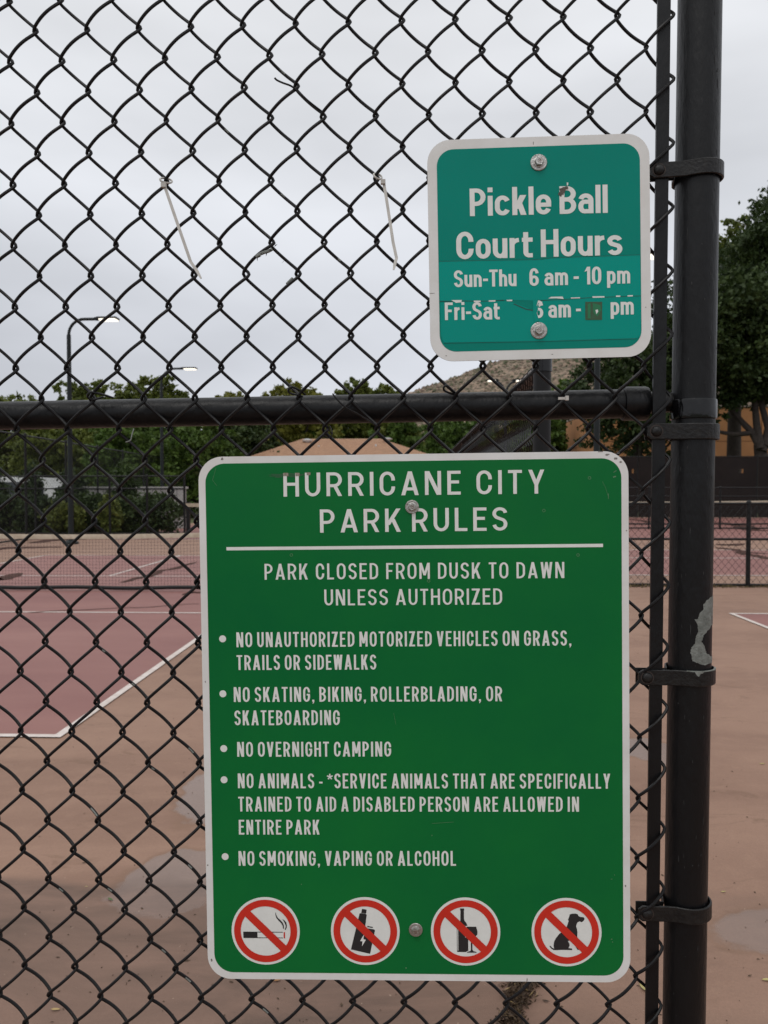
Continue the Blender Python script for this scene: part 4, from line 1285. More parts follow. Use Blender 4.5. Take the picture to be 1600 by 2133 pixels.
def glyph(c, t, k):
    """-> (quads, advance width) in cap heights; k scales the widths, t is the stroke"""
    w0 = UW[c]
    W = t if w0 is None else w0 * k
    QY = .84
    h = t / 2; g = h * QY; Q = []; x = .72
    dw = t * 1.10
    def V(xx, y0=0, y1=1): Q.extend(rect(xx, y0, xx + t, y1))
    def Hb(y, x0=0, x1=W): Q.extend(rect(x0, y, x1, y + t * QY))
    rx = W / 2 - h; ry = min(.27, .30); b = t * QY
    hb = b / 2
    def P(path, closed=False):
        Q.extend([[(px, py * QY) for px, py in q] for q in ribbon([(px, py / QY) for px, py in path], t, closed)])
    if c == ' ' : return [], W
    if c == 'A':
        Q += diag(dw / 2, 0, W / 2, 1, dw) + diag(W - dw / 2, 0, W / 2, 1, dw); Q += rect(W * .2, .20, W * .8, .20 + b)
    elif c == 'B':
        V(0); r1 = min(.235, W * .5)
        P([(h, 1 - g), (W - h - r1 - .01, 1 - g)] + arc(W - h - r1 - .01, (1 - g + .52) / 2, r1, (1 - g - .52) / 2, 90, -90)[1:] + [(h, .52)])
        P([(h, .52), (W - h - r1, .52)] + arc(W - h - r1, (.52 + g) / 2, r1, (.52 - g) / 2, 90, -90)[1:] + [(h, g)])
    elif c == 'C':
        P([(W - h, .625)] + arc(W / 2, 1 - g - ry, rx, ry, 0, 180) + arc(W / 2, g + ry, rx, ry, 180, 360) + [(W - h, .375)])
    elif c == 'D':
        V(0); r1 = min(.27, W * .55)
        P([(h, 1 - g), (W - h - r1, 1 - g)] + arc(W - h - r1, 1 - g - ry, r1, ry, 90, 0)[1:] + arc(W - h - r1, g + ry, r1, ry, 0, -90) + [(h, g)])
    elif c == 'E': V(0); Hb(0); Hb(.47, 0, W * .88); Hb(1 - b)
    elif c == 'F': V(0); Hb(.45, 0, W * .86); Hb(1 - b)
    elif c == 'G':
        P([(W - h, .63)] + arc(W / 2, 1 - g - ry, rx, ry, 0, 180) + arc(W / 2, g + ry, rx, ry, 180, 360) + [(W - h, .46)])
        Q += rect(W * .52, .42, W - t * .02, .42 + b)
    elif c == 'H': V(0); V(W - t); Hb(.46)
    elif c == 'I': V(0)
    elif c == 'K':
        V(0); Q += diag(t * .75, .30, W - dw * .62, 1, dw * 1.12) + diag(W - dw * .56, 0, W * .48, .56, dw * 1.05)
    elif c == 'L': V(0); Hb(0)
    elif c == 'M':
        V(0); V(W - t); Q += diag(W / 2, .22, dw * .55, 1, dw) + diag(W / 2, .22, W - dw * .55, 1, dw)
    elif c == 'N': V(0); V(W - t); Q += diag(W - dw * .6, 0, dw * .6, 1, dw * 1.1)
    elif c == 'O' or c == '0': P(arc(W / 2, 1 - g - ry, rx, ry, 0, 180) + arc(W / 2, g + ry, rx, ry, 180, 360), True)
    elif c == 'P' or c == 'R':
        V(0); r1 = min(.25, W * .5); lo = .44
        P([(h, 1 - g), (W - h - r1, 1 - g)] + arc(W - h - r1, (1 - g + lo) / 2, r1, (1 - g - lo) / 2, 90, -90)[1:] + [(h, lo)])
        if c == 'R': Q += diag(W - dw * .5, 0, W * .52, .46, dw)
    elif c == 'S':
        yt_, yb_ = (1 - g + .52) / 2, (.5 + g) / 2
        ra_, rb_ = (1 - g - .53) / 2 + .0, (.50 - g) / 2
        P(arc(W / 2, 1 - g - ra_, rx, ra_, 8, 180) + arc(W / 2, 1 - g - ra_, rx, ra_, 180, 235, 4)[1:] + arc(W / 2, g + rb_, rx, rb_, 55, 0, 4) +
          arc(W / 2, g + rb_, rx, rb_, 0, -172)[1:])
    elif c == 'T': Q += rect(W / 2 - h, 0, W / 2 + h, 1); Hb(1 - b)
    elif c == 'U': P([(h, 1)] + arc(W / 2, g + ry, rx, ry, 180, 360) + [(W - h, 1)])
    elif c == 'V': Q += diag(W / 2, 0, dw / 2, 1, dw) + diag(W / 2, 0, W - dw / 2, 1, dw)
    elif c == 'W':
        a_ = W * .27; Q += diag(a_, 0, dw / 2, 1, dw) + diag(a_, 0, W / 2, 1, dw * .95) + diag(W - a_, 0, W / 2, 1, dw * .95) + diag(W - a_, 0, W - dw / 2, 1, dw)
    elif c == 'Y': Q += rect(W / 2 - h, 0, W / 2 + h, .46) + diag(W / 2, .38, dw / 2, 1, dw) + diag(W / 2, .38, W - dw / 2, 1, dw)
    elif c == 'Z': Hb(0); Hb(1 - b); Q += diag(dw * .62, b * .5, W - dw * .62, 1 - b * .5, dw * 1.15)
    elif c == ',': Q += [[(0, 0), (t, 0), (t, t), (0, t)], [(t * .15, -t * .95), (t * .55, -t * .8), (t, 0), (t * .4, 0)]]
    elif c == '-': Q += rect(0, .33, W, .33 + b)
    elif c == '*':
        for a in (90, 162, 234, 306, 18):
            Q += ribbon([(W / 2, .78), (W / 2 + .2 * math.cos(R(a)), .78 + .2 * math.sin(R(a)))], t * .62)
    elif c == 'a':
        P(arc(W / 2, x - g - .17, rx, .17, 165, 0) + [(W - h, 0)])
        P([(W - h, .42), (h + .13, .42)] + arc(h + .13, (.42 + g) / 2, .13, (.42 - g) / 2, 90, 270)[1:] + [(W - h, g)])
    elif c == 'c': P(arc(W / 2, x - g - .2, rx, .2, 22, 180) + arc(W / 2, g + .2, rx, .2, 180, 338))
    elif c == 'e':
        P([(h, .35), (W - h, .35)] + arc(W / 2, x - g - .2, rx, .2, 0, 180) + arc(W / 2, g + .2, rx, .2, 180, 340))
    elif c == 'h': V(0); P([(h, x - .34)] + arc(W / 2, x - g - .2, rx, .2, 180, 0) + [(W - h, 0)])
    elif c == 'n': V(0, 0, x); P([(h, x - .34)] + arc(W / 2, x - g - .2, rx, .2, 180, 0) + [(W - h, 0)])
    elif c == 'm':
        V(0, 0, x); q = (W - t) / 4
        P([(h, x - .36)] + arc(h + q, x - g - .17, q, .17, 180, 0) + [(h + 2 * q, 0)]); P([(h + 2 * q, x - .36)] + arc(h + 3 * q, x - g - .17, q, .17, 180, 0) + [(W - h, 0)])
    elif c == 'i': V(0, 0, x); V(0, .85, .85 + t * .95)
    elif c == 'l': V(0, 0, 1.02)
    elif c == 'k': V(0, 0, 1.02); Q += diag(t * .75, .22, W - dw * .6, x, dw * 1.15) + diag(W - dw * .55, 0, W * .5, .42, dw * 1.05)
    elif c == 'o': P(arc(W / 2, x - g - .2, rx, .2, 0, 180) + arc(W / 2, g + .2, rx, .2, 180, 360), True)
    elif c == 'p':
        V(0, -.22, x); P(arc(W / 2, x - g - .2, rx, .2, 0, 180) + arc(W / 2, g + .2, rx, .2, 180, 360), True)
    elif c == 'r': V(0, 0, x); P([(h, x - .34)] + arc(W * .95, x - g - .2, W * .95 - h, .2, 180, 92))
    elif c == 's':
        ra_ = (x - g - .38) / 2; rb_ = (.37 - g) / 2
        P(arc(W / 2, x - g - ra_, rx, ra_, 12, 180, 8) + arc(W / 2, x - g - ra_, rx, ra_, 180, 230, 3)[1:] + arc(W / 2, g + rb_, rx, rb_, 50, 0, 3) + arc(W / 2, g + rb_, rx, rb_, 0, -160)[1:])
    elif c == 't': P([(W * .36, .92)] + arc(W * .36 + .12, g + .12, .12, .12, 180, 270) + [(W, g)]); Q += rect(0, x - b, W, x)
    elif c == 'u': V(W - t, 0, x); P([(h, x)] + arc(W / 2, g + .2, rx, .2, 180, 360))
    elif c == '1': Q += rect(W - t, 0, W, 1); Q += [[(0, .72), (W - t * .5, .80), (W - t * .5, 1), (W - t, 1)]]
    elif c == '6':
        P(arc(W / 2, .60 - h - .2, rx, .2, 0, 180) + arc(W / 2, g + .2, rx, .2, 180, 360), True)
        P([(h, .3)] + arc(W / 2, 1 - g - ry, rx, ry, 180, 10))
    return Q, W

def tri_union(polys, eps=1e-6):
    vs = []; fs = []
    for q in polys:
        area = sum(q[i][0] * q[(i + 1) % len(q)][1] - q[(i + 1) % len(q)][0] * q[i][1] for i in range(len(q)))
        if abs(area) < 1e-10: continue
        if area < 0: q = q[::-1]
        n = len(vs); vs += [Vector((p[0], p[1])) for p in q]; fs.append(tuple(range(n, n + len(q))))
    r = delaunay_2d_cdt(vs, [], fs, 0, eps)
    return r[0], [f for f, o in zip(r[2], r[5]) if len(o)]

class Sign:
    """a flat plate hung on the wire; pixels are turned into plate coordinates once, everything is then built on the plate"""
    def __init__(s, name, label, corners, Y, rad, mplate, thick=.002):
        P = [at(u, v, Y) for u, v in corners]           # TL TR BL BR
        c = sum(P, Vector()) / 4
        dx = ((P[1] - P[0]) + (P[3] - P[2])); s.th = math.atan2(dx.z, dx.x)
        dz = ((P[0] - P[2]) + (P[1] - P[3])); th2 = math.atan2(-dz.x, dz.z); s.th = (s.th + th2) / 2
        s.w = (dx.length) / 2; s.h = dz.length / 2; s.Y = Y
        s.c = c
        s.root = empty(name, c); s.root.rotation_euler = (0, -s.th, 0)
        tag(s.root, label, 'sign')
        s.cs, s.sn = math.cos(s.th), math.sin(s.th)
        # plate
        pts = s.rr(-s.w / 2, -s.h / 2, s.w / 2, s.h / 2, rad)
        n = len(pts)
        V = [(x, 0, z) for x, z in pts] + [(x, thick, z) for x, z in pts]
        Fs = [tuple(range(n)), tuple(range(2 * n - 1, n - 1, -1))] + [(i, i + n, (i + 1) % n + n, (i + 1) % n) for i in range(n)]
        link('plate', V, Fs, None, s.root, mats=[mplate, M_EDGE], fm=[0] + [1] * (n + 1))
    def L(s, u, v):
        p = at(u, v, s.Y) - s.c
        return (p.x * s.cs + p.z * s.sn, -p.x * s.sn + p.z * s.cs)
    def rr(s, x0, z0, x1, z1, r, n=10):
        o = []
        for (cx, cz, a) in ((x1 - r, z1 - r, 0), (x0 + r, z1 - r, 90), (x0 + r, z0 + r, 180), (x1 - r, z0 + r, 270)):
            o += arc(cx, cz, r, r, a, a + 90, n)
        return o[::-1]
    def flat(s, name, polys, lift, m, parent=None):
        v, f = tri_union(polys)
        return link(name, [(p.x, -lift, p.y) for p in v], [tuple(t)[::-1] for t in f], m, parent or s.root)
    def text(s, string, x0u, x1u, vb, cap_px, stroke, track=.16, m=None, vb1=None, parent=None, lift=.0005, space=None, lower=False, cut=None):
        xa, za = s.L(x0u, vb); xb, zb = s.L(x1u, vb if vb1 is None else vb1)
        cap = cap_px / F_PX * (s.Y / 1.0006)
        wid = xb - xa
        def lay(k):
            x = 0; out = []
            for ch in string:
                q, w = glyph(ch, stroke, k)
                if ch == ' ': x += (space or .26) * k * 1.0; continue
                out.append((x, q)); x += w + track * k
            return out, x - track * k
        lo, hi = .2, 3.0
        for _ in range(40):
            k = (lo + hi) / 2
            if lay(k)[1] * cap < wid: lo = k
            else: hi = k
        out, _ = lay(k)
        sl = (zb - za) / wid
        V = []; Fs = []
        for (x, q) in out:
            vv, ff = tri_union(q)
            n = len(V)
            for p in vv:
                X = xa + (x + p.x) * cap
                V.append((X, -lift, za + p.y * cap + (X - xa) * sl))
            Fs += [tuple(i + n for i in t)[::-1] for t in ff]
        return link('lettering', V, Fs, m or M_LETTER, parent or s.root)
    def disc(s, name, u, v, r, lift, m, parent=None, r_in=None, n=56):
        cx, cz = s.L(u, v); rr_ = r / F_PX * s.Y
        if r_in is None:
            pts = [(cx + rr_ * math.cos(2 * PI * k / n), -lift, cz + rr_ * math.sin(2 * PI * k / n)) for k in range(n)]
            return link(name, pts, [tuple(range(n))[::-1]], m, parent or s.root)
        ri = r_in / F_PX * s.Y
        pts = [(cx + a * math.cos(2 * PI * k / n), -lift, cz + a * math.sin(2 * PI * k / n)) for a in (rr_, ri) for k in range(n)]
        return link(name, pts, [((k + 1) % n, k, k + n, (k + 1) % n + n) for k in range(n)], m, parent or s.root)
    def bolt(s, u, v, r, seed=1, stain=None):
        cx, cz = s.L(u, v); rr_ = r / F_PX * s.Y
        b = empty('bolt', (cx, 0, cz)); b.parent = s.root; b.rotation_euler = (PI / 2, seed * .7, 0)
        MB().lathe([(rr_, .0004), (rr_, .0016), (rr_ * .94, .0021), (rr_ * .60, .0022)], 36).build('washer', M_GALV, b, False)
        MB().lathe([(rr_ * .62, .0022), (rr_ * .64, .0030), (rr_ * .56, .0034)], 30).build('flange', M_GALV, b, True)
        hx = MB(); R_ = rr_ * .56
        prof = [(R_, .0030), (R_, .0068), (R_ * .90, .0080)]
        hx.lathe(prof, 6); hx.build('hex_head', M_GALV, b)
        # stamped mark on the head
        mk = MB()
        for q in (-.3, 0, .3):
            mk.box((q * R_ - .0003, -R_ * .35, .0080), (q * R_ + .0003, R_ * .35, .00822))
        mk.build('stamped_mark', M_RUST, b)
        sh = MB(); sh.lathe([(rr_ * .3, -.03), (rr_ * .3, .001)], 12); sh.build('shank', M_GALV, b)

# ---- large green rules sign
YS = YM - .0145
big = Sign('park_rules_sign', 'large green park rules sign with white lettering and four red prohibition symbols', [(413.5, 953), (1313, 938), (433, 2041), (1309.5, 2044)], YS, .0345, M_WHITE)
def inset(sg, m_, px, r):
    d = px / F_PX * sg.Y
    return sg.flat('colour_field', [sg.rr(-sg.w / 2 + d, -sg.h / 2 + d, sg.w / 2 - d, sg.h / 2 - d, r)[::-1]], .0002, m_)
inset(big, M_GREEN, 14.5, .028)
ST = .148
big.text('HURRICANE CITY', 591, 1134, 1034.6, 49.5, .150, .235, vb1=1028, space=.36)
big.text('PARK RULES', 667, 1057, 1109.5, 48.5, .152, .225, vb1=1105, space=.20)
big.text('PARK CLOSED FROM DUSK TO DAWN', 551.6, 1175.5, 1207.5, 33.5, .134, .205, vb1=1204, space=.36)
big.text('UNLESS AUTHORIZED', 676, 1046, 1261, 33.5, .134, .190, vb1=1259, space=.34)
for (s_, a, b2, v0, v1) in (('NO UNAUTHORIZED MOTORIZED VEHICLES ON GRASS,', 493, 1190, 1348, 1344.5), ('TRAILS OR SIDEWALKS', 493.5, 784, 1395.5, 1394.5),
        ('NO SKATING, BIKING, ROLLERBLADING, OR', 487.5, 1046, 1462, 1460.5), ('SKATEBOARDING', 489, 708, 1510.5, 1510),
        ('NO OVERNIGHT CAMPING', 494.6, 815, 1576, 1575.5), ('NO ANIMALS - *SERVICE ANIMALS THAT ARE SPECIFICALLY', 496, 1271, 1641.5, 1642.5),
        ('TRAINED TO AID A DISABLED PERSON ARE ALLOWED IN', 497, 1206, 1690, 1690.5), ('ENTIRE PARK', 498, 666, 1738, 1738),
        ('NO SMOKING, VAPING OR ALCOHOL', 497.5, 950, 1803, 1803)):
    big.text(s_, a, b2, v0, 31.5, .137, .195, vb1=v1, space=.26)
for (u, v) in ((464, 1330.5), (464.6, 1445), (466.4, 1559), (467, 1624), (469.3, 1784)):
    big.disc('bullet', u, v, 7.4, .0005, M_LETTER, n=24)
a0, a1 = big.L(472, 1143), big.L(1256, 1136)
hh = 3.4 / F_PX * YS
big.flat('divider_line', [[(a0[0], a0[1] - hh), (a1[0], a1[1] - hh), (a1[0], a1[1] + hh), (a0[0], a0[1] + hh)]], .0005, M_LETTER)
# smudge of grime across the first letters
def blob(sg, u, v, a, b2, seed, n=26, jag=.2, rot=0):
    rd = random.Random(seed); cx, cz = sg.L(u, v); k = sg.Y / F_PX; o = []
    for i in range(n):
        t = 2 * PI * i / n; r = 1 + rd.uniform(-jag, jag)
        x, z = a * k * r * math.cos(t), b2 * k * r * math.sin(t)
        o.append((cx + x * math.cos(rot) - z * math.sin(rot), cz + x * math.sin(rot) + z * math.cos(rot)))
    return o
M_GRIME = mat('brown_grime', (0.16, 0.13, 0.09), .7, noise=.5, nscale=500, ncol=(.33, .30, .25))
M_GRIME_D = mat('dark_scuff', (0.008, 0.070, 0.022), .45, noise=.4, nscale=200, ncol=(.007, .10, .026))
big.flat('scuff', [blob(big, 598, 990, 38, 4.5, 1, jag=.25)], .00035, M_GRIME_D)
big.flat('grime_mark', [[big.L(u, v) for u, v in ((590.5, 992), (601, 991.5), (600.5, 985), (590.5, 985))]], .0006, M_GRIME)
big.flat('grime_mark', [[big.L(u, v) for u, v in ((616, 992), (624.5, 991.5), (624, 985), (615.5, 985))]], .0006, M_GRIME)
big.flat('grime_mark', [[big.L(u, v) for u, v in ((639, 990), (647, 989.5), (647, 984), (639, 984))]], .0006, M_GRIME)

# pictograms: white disc, black drawing, red ring and slash
KP = YS / F_PX
def symbol(label, u, v, draw):
    root = empty('prohibition_symbol', (0, 0, 0)); root.parent = big.root; root['label'] = label
    big.disc('disc', u, v, 73, .0005, M_LETTER, root)
    cx, cz = big.L(u, v)
    def q(pts): return [(cx + x * KP, cz + y * KP) for x, y in pts]
    for nm, polys, m_, lift in draw:
        big.flat(nm, [q(p) for p in polys], lift, m_, root)
    big.disc('ring', u, v, 67.5, .0009, M_RED, root, r_in=53.2)
    c = math.cos(R(-44.5)); s = math.sin(R(-44.5)); L_ = 58; w = 8.1
    big.flat('slash', [q([(-L_ * c - w * s * -1 * -1, -L_ * s + w * c * -1), (L_ * c + w * s, L_ * s - w * c), (L_ * c - w * s, L_ * s + w * c), (-L_ * c - w * s, -L_ * s + w * c)])]
             if False else [q([(-L_ * c + w * s, -L_ * s - w * c), (L_ * c + w * s, L_ * s - w * c), (L_ * c - w * s, L_ * s + w * c), (-L_ * c - w * s, -L_ * s + w * c)])], .0011, M_RED, root)
def zc(pts, ox, oy, k=1 / 3.333): return [((x - ox) * k, -(y - oy) * k) for x, y in pts]
# 1 cigarette (pixel outlines from the enlarged photo, centre 512,362)
o1 = (512, 362)
smoke1 = [(586, 226), (583, 243), (590, 268), (606, 288), (624, 306), (634, 325), (637, 345), (643, 346), (643, 322), (634, 300), (617, 282), (600, 266), (590, 248)]
smoke2 = [(632, 275), (641, 290), (650, 306), (656, 326), (653, 340), (648, 352), (654, 354), (662, 340), (664, 322), (660, 300), (648, 285)]
symbol('cigarette with rising smoke in a red ring', 553.6, 1938.6, [
    ('filter_drawing', [zc([(352, 368), (453, 368), (453, 414), (352, 414)], *o1)], M_INK, .0007),
    ('cigarette_outline', [zc([(453, 368), (634, 368), (634, 373), (453, 373)], *o1), zc([(453, 409), (634, 409), (634, 414), (453, 414)], *o1)], M_INK, .0007),
    ('ember_drawing', [zc([(640, 370), (650, 370), (650, 414), (640, 414)], *o1)], M_RED, .0007),
    ('smoke_drawing', [zc(smoke1, *o1), zc(smoke2, *o1)], M_INK, .0007)])
o2 = (1204, 363)
symbol('vaping device with lightning bolt in a red ring', 761, 1939, [
    ('vape_drawing', [zc([(1183, 203), (1216, 209), (1212, 237), (1178, 232)], *o2), zc([(1165, 238), (1176, 234), (1208, 238), (1216, 246), (1203, 340), (1266, 350), (1273, 357), (1236, 526), (1101, 495), (1140, 340)], *o2),
                      zc([(1220, 325), (1259, 333), (1257, 340), (1218, 334)], *o2)], M_INK, .0007),
    ('bolt_drawing', [zc([(1196, 385), (1166, 434), (1184, 436), (1180, 472), (1208, 424), (1190, 421)], *o2)], M_LETTER, .0008)])
o3 = (366, 367)
symbol('wine bottle and glass in a red ring', 969.8, 1940, [
    ('bottle_drawing', [zc([(330, 202), (357, 202), (358, 215), (356, 218), (356, 275), (360, 290), (372, 305), (380, 325), (384, 345), (384, 513), (307, 513), (305, 505), (305, 335), (318, 305), (330, 290), (332, 218), (329, 214)], *o3)], M_INK, .0007),
    ('glass_rim', [zc([(366, 326), (442, 326), (456, 370), (448, 402), (424, 414), (422, 500), (444, 512), (444, 520), (370, 520), (370, 510), (396, 498), (396, 414), (362, 408)], *o3)], M_LETTER, .00078),
    ('glass_drawing', [zc([(374, 331), (440, 331), (450, 366), (448, 388), (434, 403), (414, 408), (413, 495), (420, 506), (441, 511), (442, 517), (374, 517), (376, 511), (398, 505), (402, 495), (402, 408), (384, 402), (371, 380)], *o3)], M_INK, .00086),
    ('bottle_highlight', [zc([(309, 345), (314, 345), (314, 505), (309, 500)], *o3)], M_LETTER, .0008)])
o4 = (1067, 371)
dog = [(1086, 262), (1090, 245), (1105, 239), (1130, 238), (1145, 243), (1152, 256), (1165, 262), (1186, 264), (1193, 272), (1190, 284), (1178, 296), (1170, 299), (1160, 294), (1146, 298), (1138, 312), (1134, 328), (1140, 348),
       (1143, 372), (1141, 400), (1146, 440), (1143, 465), (1146, 482), (1160, 489), (1162, 496), (1142, 496), (1136, 484), (1128, 470), (1118, 440), (1108, 420), (1094, 428), (1076, 434), (1086, 450), (1088, 466), (1080, 484), (1104, 486), (1106, 497), (1030, 497),
       (1000, 499), (975, 498), (958, 486), (948, 470), (955, 468), (966, 482), (980, 488), (976, 468), (980, 440), (992, 415), (1015, 385), (1040, 365), (1068, 335), (1076, 310), (1082, 292), (1078, 280)]
symbol('sitting dog in a red ring', 1180, 1941.3, [('dog_drawing', [zc(dog, *o4)], M_INK, .0007)])
big.bolt(858.3, 1055.7, 14.2, 1); big.bolt(866, 1936, 14.5, 2)
# chips and nicks in the sheeting
rd = random.Random(12)
M_CHIP = mat('chipped_sheeting', (0.10, 0.085, 0.075), .7, noise=.5, nscale=600, ncol=(.3, .28, .25))
for (u, v, a, b2) in ((1265, 947, 5, 2), (1283, 955, 4, 2.2), (1293, 962, 2.6, 2), (463, 956, 2.6, 2.4), (1288, 944, 3, 1), (1250, 941, 6, .8), (1305, 1105, 1.2, 1), (428, 1420, 1, 2), (433, 1802, 1.6, 1.6), (1303, 1845, 1.4, 3), (1098, 2041, 1, 3.6), (441, 2000, 1.6, 3)):
    big.flat('chip', [blob(big, u, v, a, b2, rd.random(), 12, .4)], .0003, M_CHIP)
M_SCR = mat('pale_scratch', (0.09, 0.20, 0.10), .5)
def scratch(sg, pts, w, m_=M_SCR, name='scratch', lift=.00045):
    P = [sg.L(u, v) for u, v in pts]
    sg.flat(name, ribbon(P, w * sg.Y / F_PX), lift, m_)
for pts, w in (([(1284, 980), (1278, 984)], 1.3), ([(1255, 1003), (1262, 1018), (1268, 1038)], .45), ([(1267, 1028), (1267.5, 1039)], 1.4),
               ([(1283, 992), (1277, 994)], 2.6), ([(900, 1715), (930, 1713), (945, 1712)], .6), ([(820, 1485), (825, 1510)], .35), ([(450, 975), (443, 1000), (452, 1012)], .5)):
    scratch(big, pts, w)
for (u, v) in ((1228, 995.5), (1133, 1063.5), (1204, 1156), (893, 1210), (607, 1156)):
    big.disc('blister', u, v, 3.2, .0004, M_SCR, r_in=2.3, n=20)
for (u, v) in ((1280, 1822), (1274, 1831), (1276, 1962), (1274, 1956), (1115, 1690), (900, 1740), (628, 1842), (846, 2016)):
    big.flat('nick', [blob(big, u, v, rd.uniform(.8, 2.2), rd.uniform(.7, 1.6), rd.random(), 8, .4)], .0004, M_SCR)

# ---- small teal hours sign
YS2 = YM - .016
sm = Sign('court_hours_sign', 'small square teal court hours sign with white border and patched times, bolted beside the post', [(890.5, 292.5), (1352.5, 277), (896, 755), (1357, 740.5)], YS2, .0325, M_WHITE)
inset(sm, M_TEAL, 19.5, .0235)
lx0, lx1 = -sm.w / 2 + 20 / F_PX * YS2, sm.w / 2 - 20 / F_PX * YS2
def patch(pts, m_, lift, name='sticker_patch'):
    sm.flat(name, [[sm.L(u, v) for u, v in pts]], lift, m_)
patch([(914, 544), (990, 543), (1120, 541), (1131, 541), (1148, 537), (1220, 535), (1333, 530.5), (1335, 616), (1225, 620), (1175, 624), (1110, 626), (1050, 625), (1010, 627), (960, 627), (917, 629)], M_TEAL2, .0004)
patch([(917, 630), (960, 628), (1010, 628), (1060, 627), (1095, 640), (1118, 652), (1119, 672), (1123, 672), (1121, 650), (1110, 641), (1130, 627), (1225, 621), (1335, 617), (1334.5, 700), (1326, 705), (1120, 711), (925, 714), (919, 700)], M_TEAL3, .0005)
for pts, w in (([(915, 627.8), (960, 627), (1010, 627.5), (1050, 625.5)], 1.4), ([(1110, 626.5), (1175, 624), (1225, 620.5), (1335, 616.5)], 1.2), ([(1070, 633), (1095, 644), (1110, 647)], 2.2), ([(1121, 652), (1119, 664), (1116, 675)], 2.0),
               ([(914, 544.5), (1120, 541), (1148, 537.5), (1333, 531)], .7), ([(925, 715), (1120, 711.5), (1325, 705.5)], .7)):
    scratch(sm, pts, w, M_TORN, 'torn_edge_shadow', .00062)  # dark teal lines paint in the shadow along the sticker edges
for pts in ([(940, 625.5), (950, 631), (961, 630), (962, 625)], [(987, 626.5), (1001, 626.5), (1001, 629.5), (987, 629.5)], [(1018, 626), (1032, 625.5), (1032, 628.5), (1018, 628.5)], [(1055, 625), (1067, 624.5), (1067, 627.5), (1056, 627.5)],
            [(1142, 622), (1148, 618.5), (1172, 618), (1174, 623), (1158, 621.5)], [(1189, 620), (1208, 619.5), (1208, 621.5), (1189, 622)], [(1234, 617.5), (1259, 617), (1259, 620), (1234, 620.5)], [(1283, 616), (1292, 615.8), (1292, 618.5), (1283, 618.5)],
            [(1307, 615.5), (1318, 615), (1318, 617.5), (1307, 618)], [(1121, 634), (1129, 628), (1130, 634), (1123, 640)]):
    sm.flat('lettering_remnant', [[sm.L(u, v) for u, v in pts]], .0007, M_LETTER)
sm.text('Pickle Ball', 979, 1266, 450.5, 56, .180, .075, vb1=443.5, space=.22)
sm.text('Court Hours', 951, 1296.5, 540.5, 56, .180, .075, vb1=531, space=.20)
sm.text('Sun-Thu', 946, 1076, 598.5, 34.5, .172, .09, vb1=596)
sm.text('6 am - 10 pm', 1103, 1312.5, 596, 36, .172, .10, vb1=590.5, space=.24, lift=.0008)
sm.text('Fri-Sat', 927, 1041, 667, 36, .172, .09, vb1=665.5, lift=.0008)
sm.text('6 am -', 1113, 1210, 663, 36, .172, .10, vb1=660.5, space=.22, lift=.0008)
sm.text('pm', 1272, 1320, 656.5, 36, .172, .09, vb1=655, lift=.0008)
patch([(1110, 624), (1122, 622), (1118, 636), (1121, 645), (1118, 652), (1123, 668), (1114, 672), (1110, 650)], M_TEAL3, .0009, 'torn_flap')
patch([(1219, 629), (1254, 629), (1254, 666.5), (1219, 666.5)], M_BROWN, .0009, 'brown_residue_square')
M_G2 = mat('green_ghost_mark', (0.006, 0.16, 0.06), .5)
for pts in ([(1224, 634), (1230, 631), (1230, 664), (1224, 664)], [(1234, 631), (1251, 636), (1252, 646), (1244, 660), (1236, 652)]):
    patch(pts, M_G2, .001, 'ghost_digit')
sm.flat('lettering_remnant', [[sm.L(u, v) for u, v in ((1240, 646), (1245, 645), (1246, 649), (1242, 655))]], .0011, M_LETTER)
M_GUNK = mat('grey_brown_gunk', (0.13, 0.11, 0.09), .7, noise=.7, nscale=700, ncol=(.04, .03, .025))
sm.flat('scraped_mark', [blob(sm, 1170, 401, 6, 7, 5, 14, .45), blob(sm, 1177, 392, 5, 4, 6, 12, .5)], .0009, M_GUNK)
sm.flat('scraped_mark', [blob(sm, 1182, 384, 2.2, 4.5, 7, 12, .5)], .0009, M_LETTER)
sm.bolt(1122, 339, 16.8, 3); sm.bolt(1122.4, 689, 17.0, 1)
for (u, v, a, b2) in ((1111, 298, .8, 3), (901, 611, 6, .5), (1345, 640, 1, 1), (930, 741, 2, .8), (1150, 738, 3, .6)):
    sm.flat('chip', [blob(sm, u, v, a, b2, rd.random(), 10, .4)], .0003, M_CHIP)

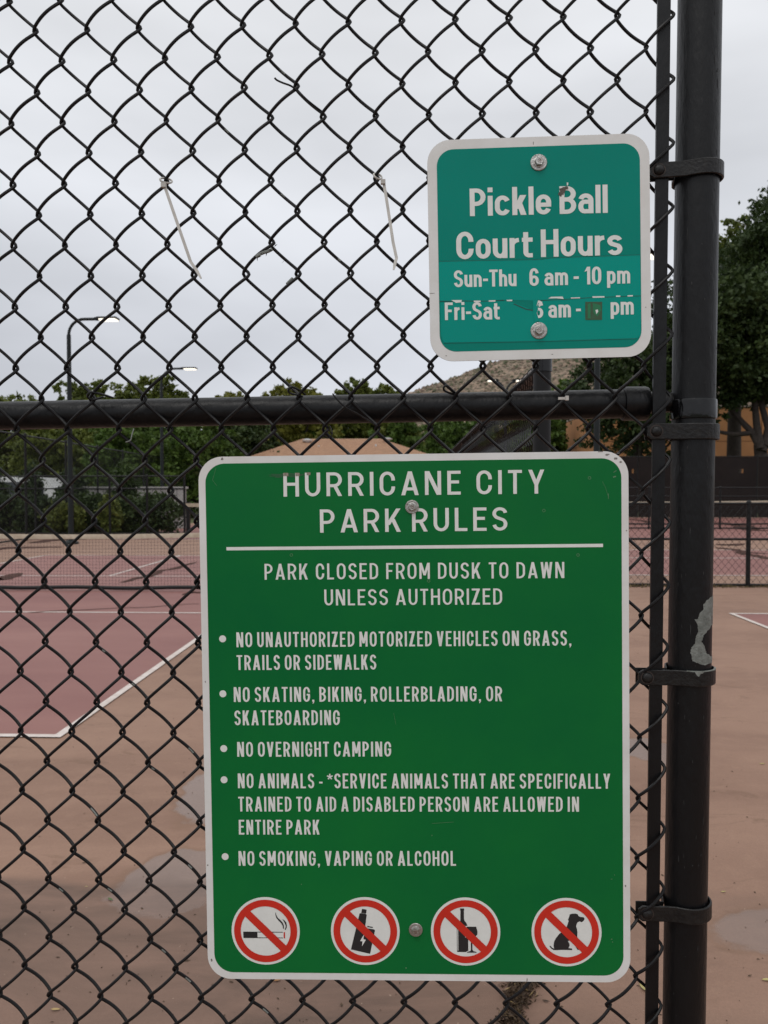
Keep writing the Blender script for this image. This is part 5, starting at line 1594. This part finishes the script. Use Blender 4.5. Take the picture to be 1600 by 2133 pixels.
# ------------------------------------------------------------------ litter on the ground
M_DEAD = mat('dead_leaf', (0.035, 0.022, 0.015), .85, noise=.6, nscale=60, ncol=(.10, .06, .03))
M_STRAW = mat('straw', (0.42, 0.30, 0.13), .8)
M_GLEAF = mat('green_leaf', (0.07, 0.13, 0.03), .6)
M_OLEAF = mat('orange_leaf', (0.30, 0.14, 0.04), .6)
M_YLEAF = mat('yellow_leaf', (0.42, 0.36, 0.14), .6)
def debris():
    rg = np.random.default_rng(21); V = []; Fs = []; mi = []
    c0, c1 = ground(1093, 2036), ground(1052, 2175)
    for k in range(2100):
        t = rg.uniform(-.08, 1.0); p = c0.lerp(c1, t); w = .024 * (0.75 + .4 * math.sin(t * 9))
        x = p.x + rg.normal(0, w); y = p.y + rg.normal(0, .02); z = abs(rg.normal(0, .010)) + .002
        a = rg.normal(size=3); a /= np.linalg.norm(a); b2 = rg.normal(size=3); b2 -= b2.dot(a) * a; b2 /= np.linalg.norm(b2)
        straw = rg.random() < .035
        L_, w_ = (rg.uniform(.012, .028), .0012) if straw else (rg.uniform(.003, .012), rg.uniform(.0015, .005))
        c = np.array([x, y, z]); n = len(V)
        V += [c - a * L_, c + b2 * w_, c + a * L_, c - b2 * w_]; Fs.append((n, n + 1, n + 2, n + 3)); mi.append(1 if straw else 0)
    o = link('leaf_litter', [tuple(v) for v in V], Fs, None, mats=[M_DEAD, M_STRAW], fm=mi); tag(o, kind='stuff')
    rd = random.Random(17); sp = MB()
    for k in range(620):
        u = rd.uniform(-60, 1650); v = 1240 + 960 * rd.random() ** .8
        p = ground(u, v); s = rd.uniform(.0015, .0065) * (1 if rd.random() < .9 else 1.8); a = rd.uniform(0, 6.3)
        if XL - .1 < p.x < XR + .1 and p.y > YB: continue
        sp.add([(p.x + s * math.cos(a), p.y + s * math.sin(a), .001), (p.x - s * .4 * math.sin(a), p.y + s * .4 * math.cos(a), .0035), (p.x - s * math.cos(a), p.y - s * math.sin(a), .0012), (p.x + s * .35 * math.sin(a), p.y - s * .35 * math.cos(a), .0015)], [(0, 1, 2, 3)])
    o = sp.build('ground_grit', M_DEAD); tag(o, kind='stuff')
debris()
def leaf(u, v, s, rot, m_, label, asp=.42):
    p = ground(u, v)
    o_pts = []; n = 9
    for k in range(n + 1):
        t = k / n; w = math.sin(PI * t) ** .8 * asp * s * (1 - .3 * t)
        o_pts.append((t * 2 * s - s, w))
    V = [(x, y, .002 + abs(y) * .35 + .25 * s * (x / s) ** 2 * .5) for x, y in o_pts] + [(x, -y, .002 + abs(y) * .35 + .25 * s * (x / s) ** 2 * .5) for x, y in o_pts] + [(x, 0, .002) for x, y in o_pts]
    N = n + 1; Fs = []
    for k in range(n): Fs += [(k, k + 1, 2 * N + k + 1, 2 * N + k), (2 * N + k, 2 * N + k + 1, N + k + 1, N + k)]
    o = link('fallen_leaf', V, Fs, m_); o.location = (p.x, p.y, 0.001); o.rotation_euler = (0, 0, rot); tag(o, label, 'leaf', 'leaves fallen on the court surface')
leaf(230, 1875, .014, -.6, M_GLEAF, 'green leaf lying on the dark damp ground at lower left')
leaf(577, 2044, .014, .3, M_OLEAF, 'orange leaf on the ground peeping out under the rules sign')
leaf(1342, 2060, .026, 1.9, M_YLEAF, 'large yellow leaf on the ground between the fence wires and tension bar')
leaf(1588, 1592, .016, .1, M_YLEAF, 'yellow leaf lying far out on the tan surface right of the post')
leaf(1507, 1859, .010, .2, M_YLEAF, 'pale yellow leaf just above the wet patch right of the post')
leaf(1598, 2043, .016, .1, M_YLEAF, 'yellow leaf at the lower right edge of the picture')
leaf(180, 1848, .006, .1, M_YLEAF, 'tiny pale leaf at the edge of the damp ground at lower left')
leaf(116, 2105, .014, .05, M_STRAW, 'straw coloured blade on the ground at the bottom left')
leaf(1137, 2087, .010, -.25, M_DEAD, 'dark curled leaf on the ground just right of the leaf litter')
leaf(1562, 2034, .008, .4, M_DEAD, 'small blackish leaf on the ground right of the post base')
